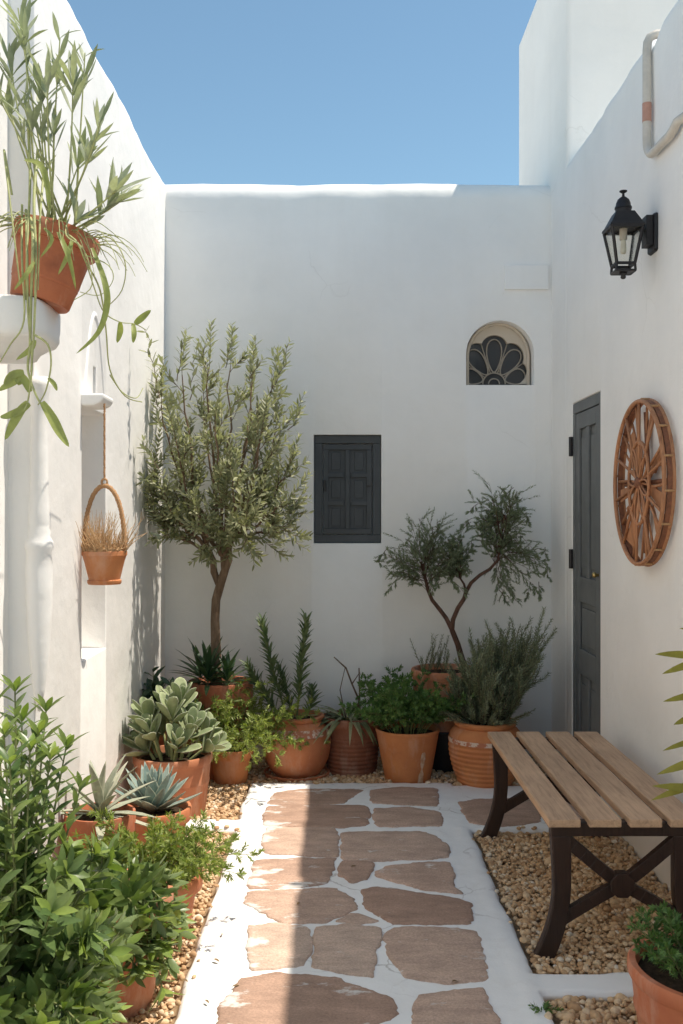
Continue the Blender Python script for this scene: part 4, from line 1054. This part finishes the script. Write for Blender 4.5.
for i in range(40):                                    # low skirt over the rim
    a=ang(); p0=c+V((math.cos(a),math.sin(a),0))*.09
    pts=stempath(p0,V((math.cos(a),math.sin(a),.7)),rnd.uniform(.15,.24),V((0,0,-.3)),6,.06); sprig(st,fo,pts,20,.026,.0046,.1,.75,.002,.001,False,3,1.1,.8,.05)
st.build('stem',M['twig'],RM); fo.build('foliage',L['rosemary'],RM)

# ------------------------------------------------------------------ pot on the shelf with silvery trailing plant
tilt=Matrix.Rotation(R(13),3,'Y')@Matrix.Rotation(R(-5),3,'X')
loc=(-.975,3.28,2.193); SP=thing('shelf_plant','tilted terracotta pot on the wall shelf with silvery trailing stems','potted plant',loc)
zs=pot(SP,'grooved',.140,.245,TC[4],Mx=tilt); st,fo,tr_,tl=MB(),MB(),MB(),MB(); c=V(loc)+tilt@V((0,0,zs))
for (px,py,n) in ((38,62,13),(73,59,13),(9,38,12),(23,85,8),(94,123,10),(79,146,8),(53,117,7),(108,187,13),(117,172,9),(76,205,8),(60,20,9),(25,10,10),(48,45,8),(-12,60,9),(85,35,7),(40,95,6),(5,75,8),(125,180,6),(100,105,6),(18,-10,8)):
    Y=3.22+rnd.uniform(-.16,.14); tgt=W(px,py+18,Y); p0=c+V((rnd.uniform(-.07,.07),rnd.uniform(-.06,.06),-.01)); d=tgt-p0
    mid=p0+d*.5+V((d.x*.12,0,-.03))+jit(.02); pts=[p0*(1-t)**2+mid*2*t*(1-t)+tgt*t*t for t in [k/9 for k in range(10)]]
    for p in pts: p.x=max(p.x,-1.14)
    st.tube(pts,[.0048-.0026*k/9 for k in range(10)],6,cap=False)
    e=(pts[-1]-pts[-3]).normalized(); e=(e+V((0,0,.7))).normalized()
    for k in range(n):
        s=perp(e,k*2.399); b0,_=along(pts,rnd.uniform(.80,.999)); dd=(e*rnd.uniform(.8,2.2)+s).normalized()
        fo.leaf(b0,dd,e-s*.4,rnd.uniform(.08,.14),rnd.uniform(.016,.024),rnd.uniform(-.25,.2),.4,((0,.2),(.2,.6),(.45,1),(.65,.95),(.85,.5)))
    if rnd.random()<.5:
        q,e2=along(pts,.6)
        for k in range(2): s=perp(e2,ang()); fo.leaf(q,(e2+s).normalized(),e2-s*.3,rnd.uniform(.07,.11),.013,.1,.3)
def trail(pl,r0=.004,r1=.002):
    P=[W(*p) for p in pl]; out=[]
    for i in range(len(P)-1):                      # Catmull-Rom through the points
        a0,a1,a2,a3=P[max(i-1,0)],P[i],P[i+1],P[min(i+2,len(P)-1)]
        for k in range(5):
            t=k/5; out.append(.5*((2*a1)+(a2-a0)*t+(2*a0-5*a1+4*a2-a3)*t*t+(3*a1-a0-3*a2+a3)*t**3))
    out.append(P[-1]); tr_.tube(out,[r0+(r1-r0)*i/(len(out)-1) for i in range(len(out))],6,cap=False); return out
Z1=3.04
trail([(30,215,3.2),(33,240,Z1),(31,300,Z1),(30,345,Z1),(28,370,Z1),(36,395,Z1),(44,408,Z1)],.0055,.003)
trail([(26,210,3.2),(27,250,Z1),(28,310,Z1),(32,360,Z1),(28,400,Z1),(20,418,Z1)],.0048,.002)
trail([(22,205,3.2),(22,260,Z1),(24,320,Z1),(10,345,Z1),(0,362,Z1)],.0042,.002)
trail([(35,335,Z1),(48,345,Z1),(51,365,Z1),(46,390,Z1),(38,405,Z1)],.004,.002)
trail([(38,150,3.2),(34,200,3.1),(36,260,Z1),(34,330,Z1),(31,372,Z1)],.006,.003)
trail([(28,120,3.2),(30,180,3.15),(27,250,Z1),(26,300,Z1)],.0055,.003)
trail([(44,170,3.2),(40,220,3.08),(38,290,Z1)],.005,.002)
trail([(70,215,3.2),(66,235,3.05),(84,250,3.05),(92,285,3.06),(74,300,3.06)],.0025,.0015)
trail([(12,195,3.15),(4,150,3.1),(14,235,3.0),(20,285,3.0)],.004,.002)
trail([(50,225,3.25),(75,240,3.05),(86,262,3.1),(100,290,3.3),(106,330,3.4),(110,370,3.5),(125,396,3.6),(142,402,3.7)],.0035,.002)
trail([(80,240,3.3),(110,238,3.4),(125,262,3.4),(122,290,3.4),(106,308,3.4)],.0028,.0015)
trail([(85,255,3.2),(108,265,3.2),(113,280,3.2),(100,295,3.2),(80,292,3.2)],.002,.0012)
trail([(86,262,3.25),(95,290,3.3),(104,312,3.4),(120,322,3.6),(135,324,3.8),(146,330,3.95)],.0024,.0018)
trail([(110,375,3.5),(122,392,3.6),(136,398,3.65),(143,388,3.7)],.0024,.0016)
for k in range(44):                                     # thin dry stems tumbling over the rim
    a=R(rnd.uniform(190,370)); p=c+tilt@V((math.cos(a)*.12,math.sin(a)*.12,.01)); d=V((math.cos(a)*.9,math.sin(a)*.9,rnd.uniform(.2,1.0)))
    pts=stempath(p,d,rnd.uniform(.10,.26),V((0,0,-2.4)),9,.08); tr_.tube(pts,[.0022-.0013*i/9 for i in range(10)],5,cap=False)
def strap(pl,w):
    P=[W(*p) for p in pl]; out=[]
    for i in range(len(P)-1):
        a0,a1,a2,a3=P[max(i-1,0)],P[i],P[i+1],P[min(i+2,len(P)-1)]
        for k in range(4):
            t=k/4; out.append(.5*((2*a1)+(a2-a0)*t+(2*a0-5*a1+4*a2-a3)*t*t+(3*a1-a0-3*a2+a3)*t**3))
    out.append(P[-1]); n=len(out); vs=[]
    for i,p in enumerate(out):
        t=(out[min(i+1,n-1)]-out[max(i-1,0)]).normalized(); s=t.cross(V((.3,-1,.2))).normalized(); q=math.sin(math.pi*(.12+.88*i/(n-1)))**.7*w*.5
        up=t.cross(s)*(-q*.35)
        vs+= [p-s*q+up,p,p+s*q+up]
    tl=MB(); tl.add(vs,[(i*3+j,i*3+j+1,(i+1)*3+j+1,(i+1)*3+j) for i in range(n-1) for j in (0,1)]); tl.build('strap_leaf',L['trail'],SP)
strap([(92,248,3.15),(104,280,3.1),(107,305,3.1),(98,333,3.1),(76,354,3.1)],.020)
strap([(42,402,Z1),(52,418,Z1),(60,433,Z1),(69,447,Z1)],.030); strap([(28,402,Z1),(20,412,Z1),(12,426,Z1),(5,440,Z1)],.028)
strap([(30,392,Z1),(22,378,Z1),(10,384,Z1),(-2,391,Z1)],.028); strap([(20,385,Z1),(14,375,Z1),(4,386,Z1)],.022); strap([(24,372,Z1),(12,376,Z1),(4,386,Z1)],.026)
strap([(30,404,Z1),(20,411,Z1),(8,416,Z1),(0,417,Z1)],.024); strap([(35,340,Z1),(30,350,Z1),(16,360,Z1)],.018)
strap([(48,378,Z1),(54,384,Z1),(57,391,Z1)],.014); strap([(135,324,3.8),(142,318,3.8),(151,310,3.8)],.026); strap([(120,322,3.6),(120,332,3.62),(117,343,3.62)],.022); strap([(133,323.7,3.77),(134,334,3.75),(133,343,3.75)],.020)
strap([(58,232,3.05),(64,245,3.02),(70,262,3.02),(76,290,3.05)],.016); strap([(72,240,3.05),(68,255,3.03),(58,275,3.03)],.015); strap([(25,160,3.1),(40,165,3.05),(47,185,3.05),(50,215,3.05)],.020)
strap([(44,228,3.06),(52,240,3.04),(40,258,3.05)],.012); strap([(34,262,3.02),(26,275,3.0),(14,290,3.0)],.014)
st.build('stem',M['stemp'],SP); fo.build('foliage',L['silver'],SP); tr_.build('trailing_stem',M['stemp'],SP)

# ------------------------------------------------------------------ hanging basket
hx,hy=-.993,4.27; HB=thing('hanging_basket','small terracotta basket of straw hanging from the niche lintel','hanging basket',(hx,hy,1.20))
b=MB(); b.lathe([(0,1.205),(.068,1.205),(.072,1.212),(.072,1.222),(.066,1.226),(.084,1.300),(.092,1.325),(.096,1.329),(.096,1.345),(.086,1.347),(.082,1.335),(.07,1.27),(0,1.26)],(hx,hy,0),40,.01); b.build('pot',TC[2],HB,sharp=40)
def twist(b,pts,r,turns,s=3):
    n=len(pts)
    for k in range(s):
        q=[]
        for i,p in enumerate(pts):
            t=(pts[min(i+1,n-1)]-pts[max(i-1,0)]).normalized(); u=t.cross(V((.2,1,.1))).normalized(); w=t.cross(u); a=2*math.pi*(turns*i/n+k/s)
            q.append(p+(u*math.cos(a)+w*math.sin(a))*r*.6)
        b.tube(q,r*.62,6)
b=MB(); pts=[]
for i in range(61):
    a=math.pi*i/60; pts.append(V((hx-.088*math.cos(a)*1.02,hy+.02*math.cos(a),1.34+.285*math.sin(a)**.8)))
twist(b,pts,.0095,14); b.build('handle',M['rope'],HB)
b=MB(); b.tube([V((hx+.012*math.cos(t),hy,1.640+.014*math.sin(t))) for t in [2*math.pi*i/14 for i in range(15)]],.005,6,cap=False)
twist(b,[V((hx,hy+.003*math.sin(i),1.65+(1.975-1.65)*i/50)) for i in range(51)],.0048,16,2); b.build('hanging_rope',M['rope'],HB)
b=MB()
for i in range(380):
    a=ang(); q=math.sqrt(rnd.random()); p=V((hx+.085*q*math.cos(a),hy+.085*q*math.sin(a),1.325))
    hgt=rnd.uniform(.06,.19)*(1.1 if math.cos(a)<0 or q>.8 else .55)
    pts=stempath(p,V((math.cos(a)*.3*q+rnd.gauss(0,.18),math.sin(a)*.3*q+rnd.gauss(0,.18),1)),hgt,V((math.cos(a),math.sin(a),0))*.1,5,.12)
    b.tube(pts,[.0018,.0018,.0016,.0014,.001,.0006],4,cap=False)
for i in range(120):
    a=ang(); p=V((hx+.088*math.cos(a),hy+.088*math.sin(a),1.342+rnd.uniform(0,.018))); pts=stempath(p,V((-math.sin(a),math.cos(a),rnd.uniform(-.1,.25))),rnd.uniform(.05,.11),V((-math.cos(a),-math.sin(a),0))*1.0,5,.08)
    b.tube(pts,.0014,4,cap=False)
b.build('straw',M['straw'],HB)

# small weed at the kerb by the near gravel
wl=G(543,1012); wd=MB(); st=MB()
for i in range(9):
    a=ang(); pts=stempath(wl,V((math.cos(a),math.sin(a),.6)),rnd.uniform(.025,.06),V((0,0,-.2)),4,.1); sprig(st,wd,pts,7,.017,.006,.2,.8,.0008,.0005,False,2,1.57,.8,.1)
b=MB(); b.v=wd.v+st.v; n0=len(wd.v); b.f=wd.f+[tuple(i+n0 for i in f) for f in st.f]; b.m=[0]*len(wd.f)+[1]*len(st.f)
o=b.build('weed',[L['herb'],M['stemg']],origin=wl); tag(o,'tiny green weed sprouting at the white kerb beside the near gravel','weed')

for i,(px,py) in enumerate(((196,948),(213,962),(188,985),(222,938),(205,1003),(232,990),(300,905),(356,868),(452,985))):
    g=G(px,py); g.z=.010; fb=MB(); a=ang(); fb.leaf(V((0,0,0)),V((math.cos(a),math.sin(a),.12)),UP,rnd.uniform(.022,.036),rnd.uniform(.008,.013),rnd.uniform(.1,.4),.5)
    o=fb.build('fallen_leaf',M['dryleaf']); o.location=g; tag(o,'tiny dry curled leaf lying on the painted stone path','leaf','dry leaves fallen on the path')
# ------------------------------------------------------------------ light, sky, camera
SUN=V((.427,.055,1)).normalized()
el=math.asin(SUN.z); az=math.atan2(SUN.x,SUN.y)
w=bpy.data.worlds.new('World'); sc.world=w; w.use_nodes=True; t=w.node_tree
bg=t.nodes['Background']; sky=t.nodes.new('ShaderNodeTexSky'); sky.sky_type='NISHITA'; sky.sun_disc=False
sky.sun_elevation=el; sky.sun_rotation=az; sky.altitude=0; sky.air_density=1.0; sky.dust_density=.3; sky.ozone_density=2.6
wb=t.nodes.new('ShaderNodeMix'); wb.data_type='RGBA'; wb.blend_type='MULTIPLY'; wb.inputs[0].default_value=1; wb.inputs[7].default_value=(.87,.94,.82,1)
t.links.new(sky.outputs[0],wb.inputs[6]); t.links.new(wb.outputs[2],bg.inputs[0]); bg.inputs[1].default_value=.088
ld=bpy.data.lights.new('Sun','SUN'); ld.energy=2.75; ld.angle=R(.53); ld.color=(1,.905,.775)
lo=bpy.data.objects.new('Sun',ld); COL.objects.link(lo); lo.rotation_euler=SUN.to_track_quat('Z','Y').to_euler(); lo.location=(3,2,8)
cd=bpy.data.cameras.new('Camera'); cam=bpy.data.objects.new('Camera',cd); COL.objects.link(cam)
cam.location=(0,0,H); cam.rotation_euler=(R(90),0,0); cd.sensor_width=36; cd.sensor_fit='AUTO'; cd.lens=36*F/1024
cd.shift_x=(341.5-CX)/1024; cd.shift_y=-(512-CY)/1024; cd.clip_start=.05; cd.clip_end=500
sc.camera=cam
sc.view_settings.view_transform='Standard'; sc.view_settings.look='None'; sc.view_settings.exposure=1.12; sc.view_settings.gamma=1; sc.view_settings.use_curve_mapping=False
sc.cycles.max_bounces=14; sc.cycles.diffuse_bounces=9; sc.cycles.glossy_bounces=4; sc.cycles.transmission_bounces=6; sc.cycles.use_denoising=True
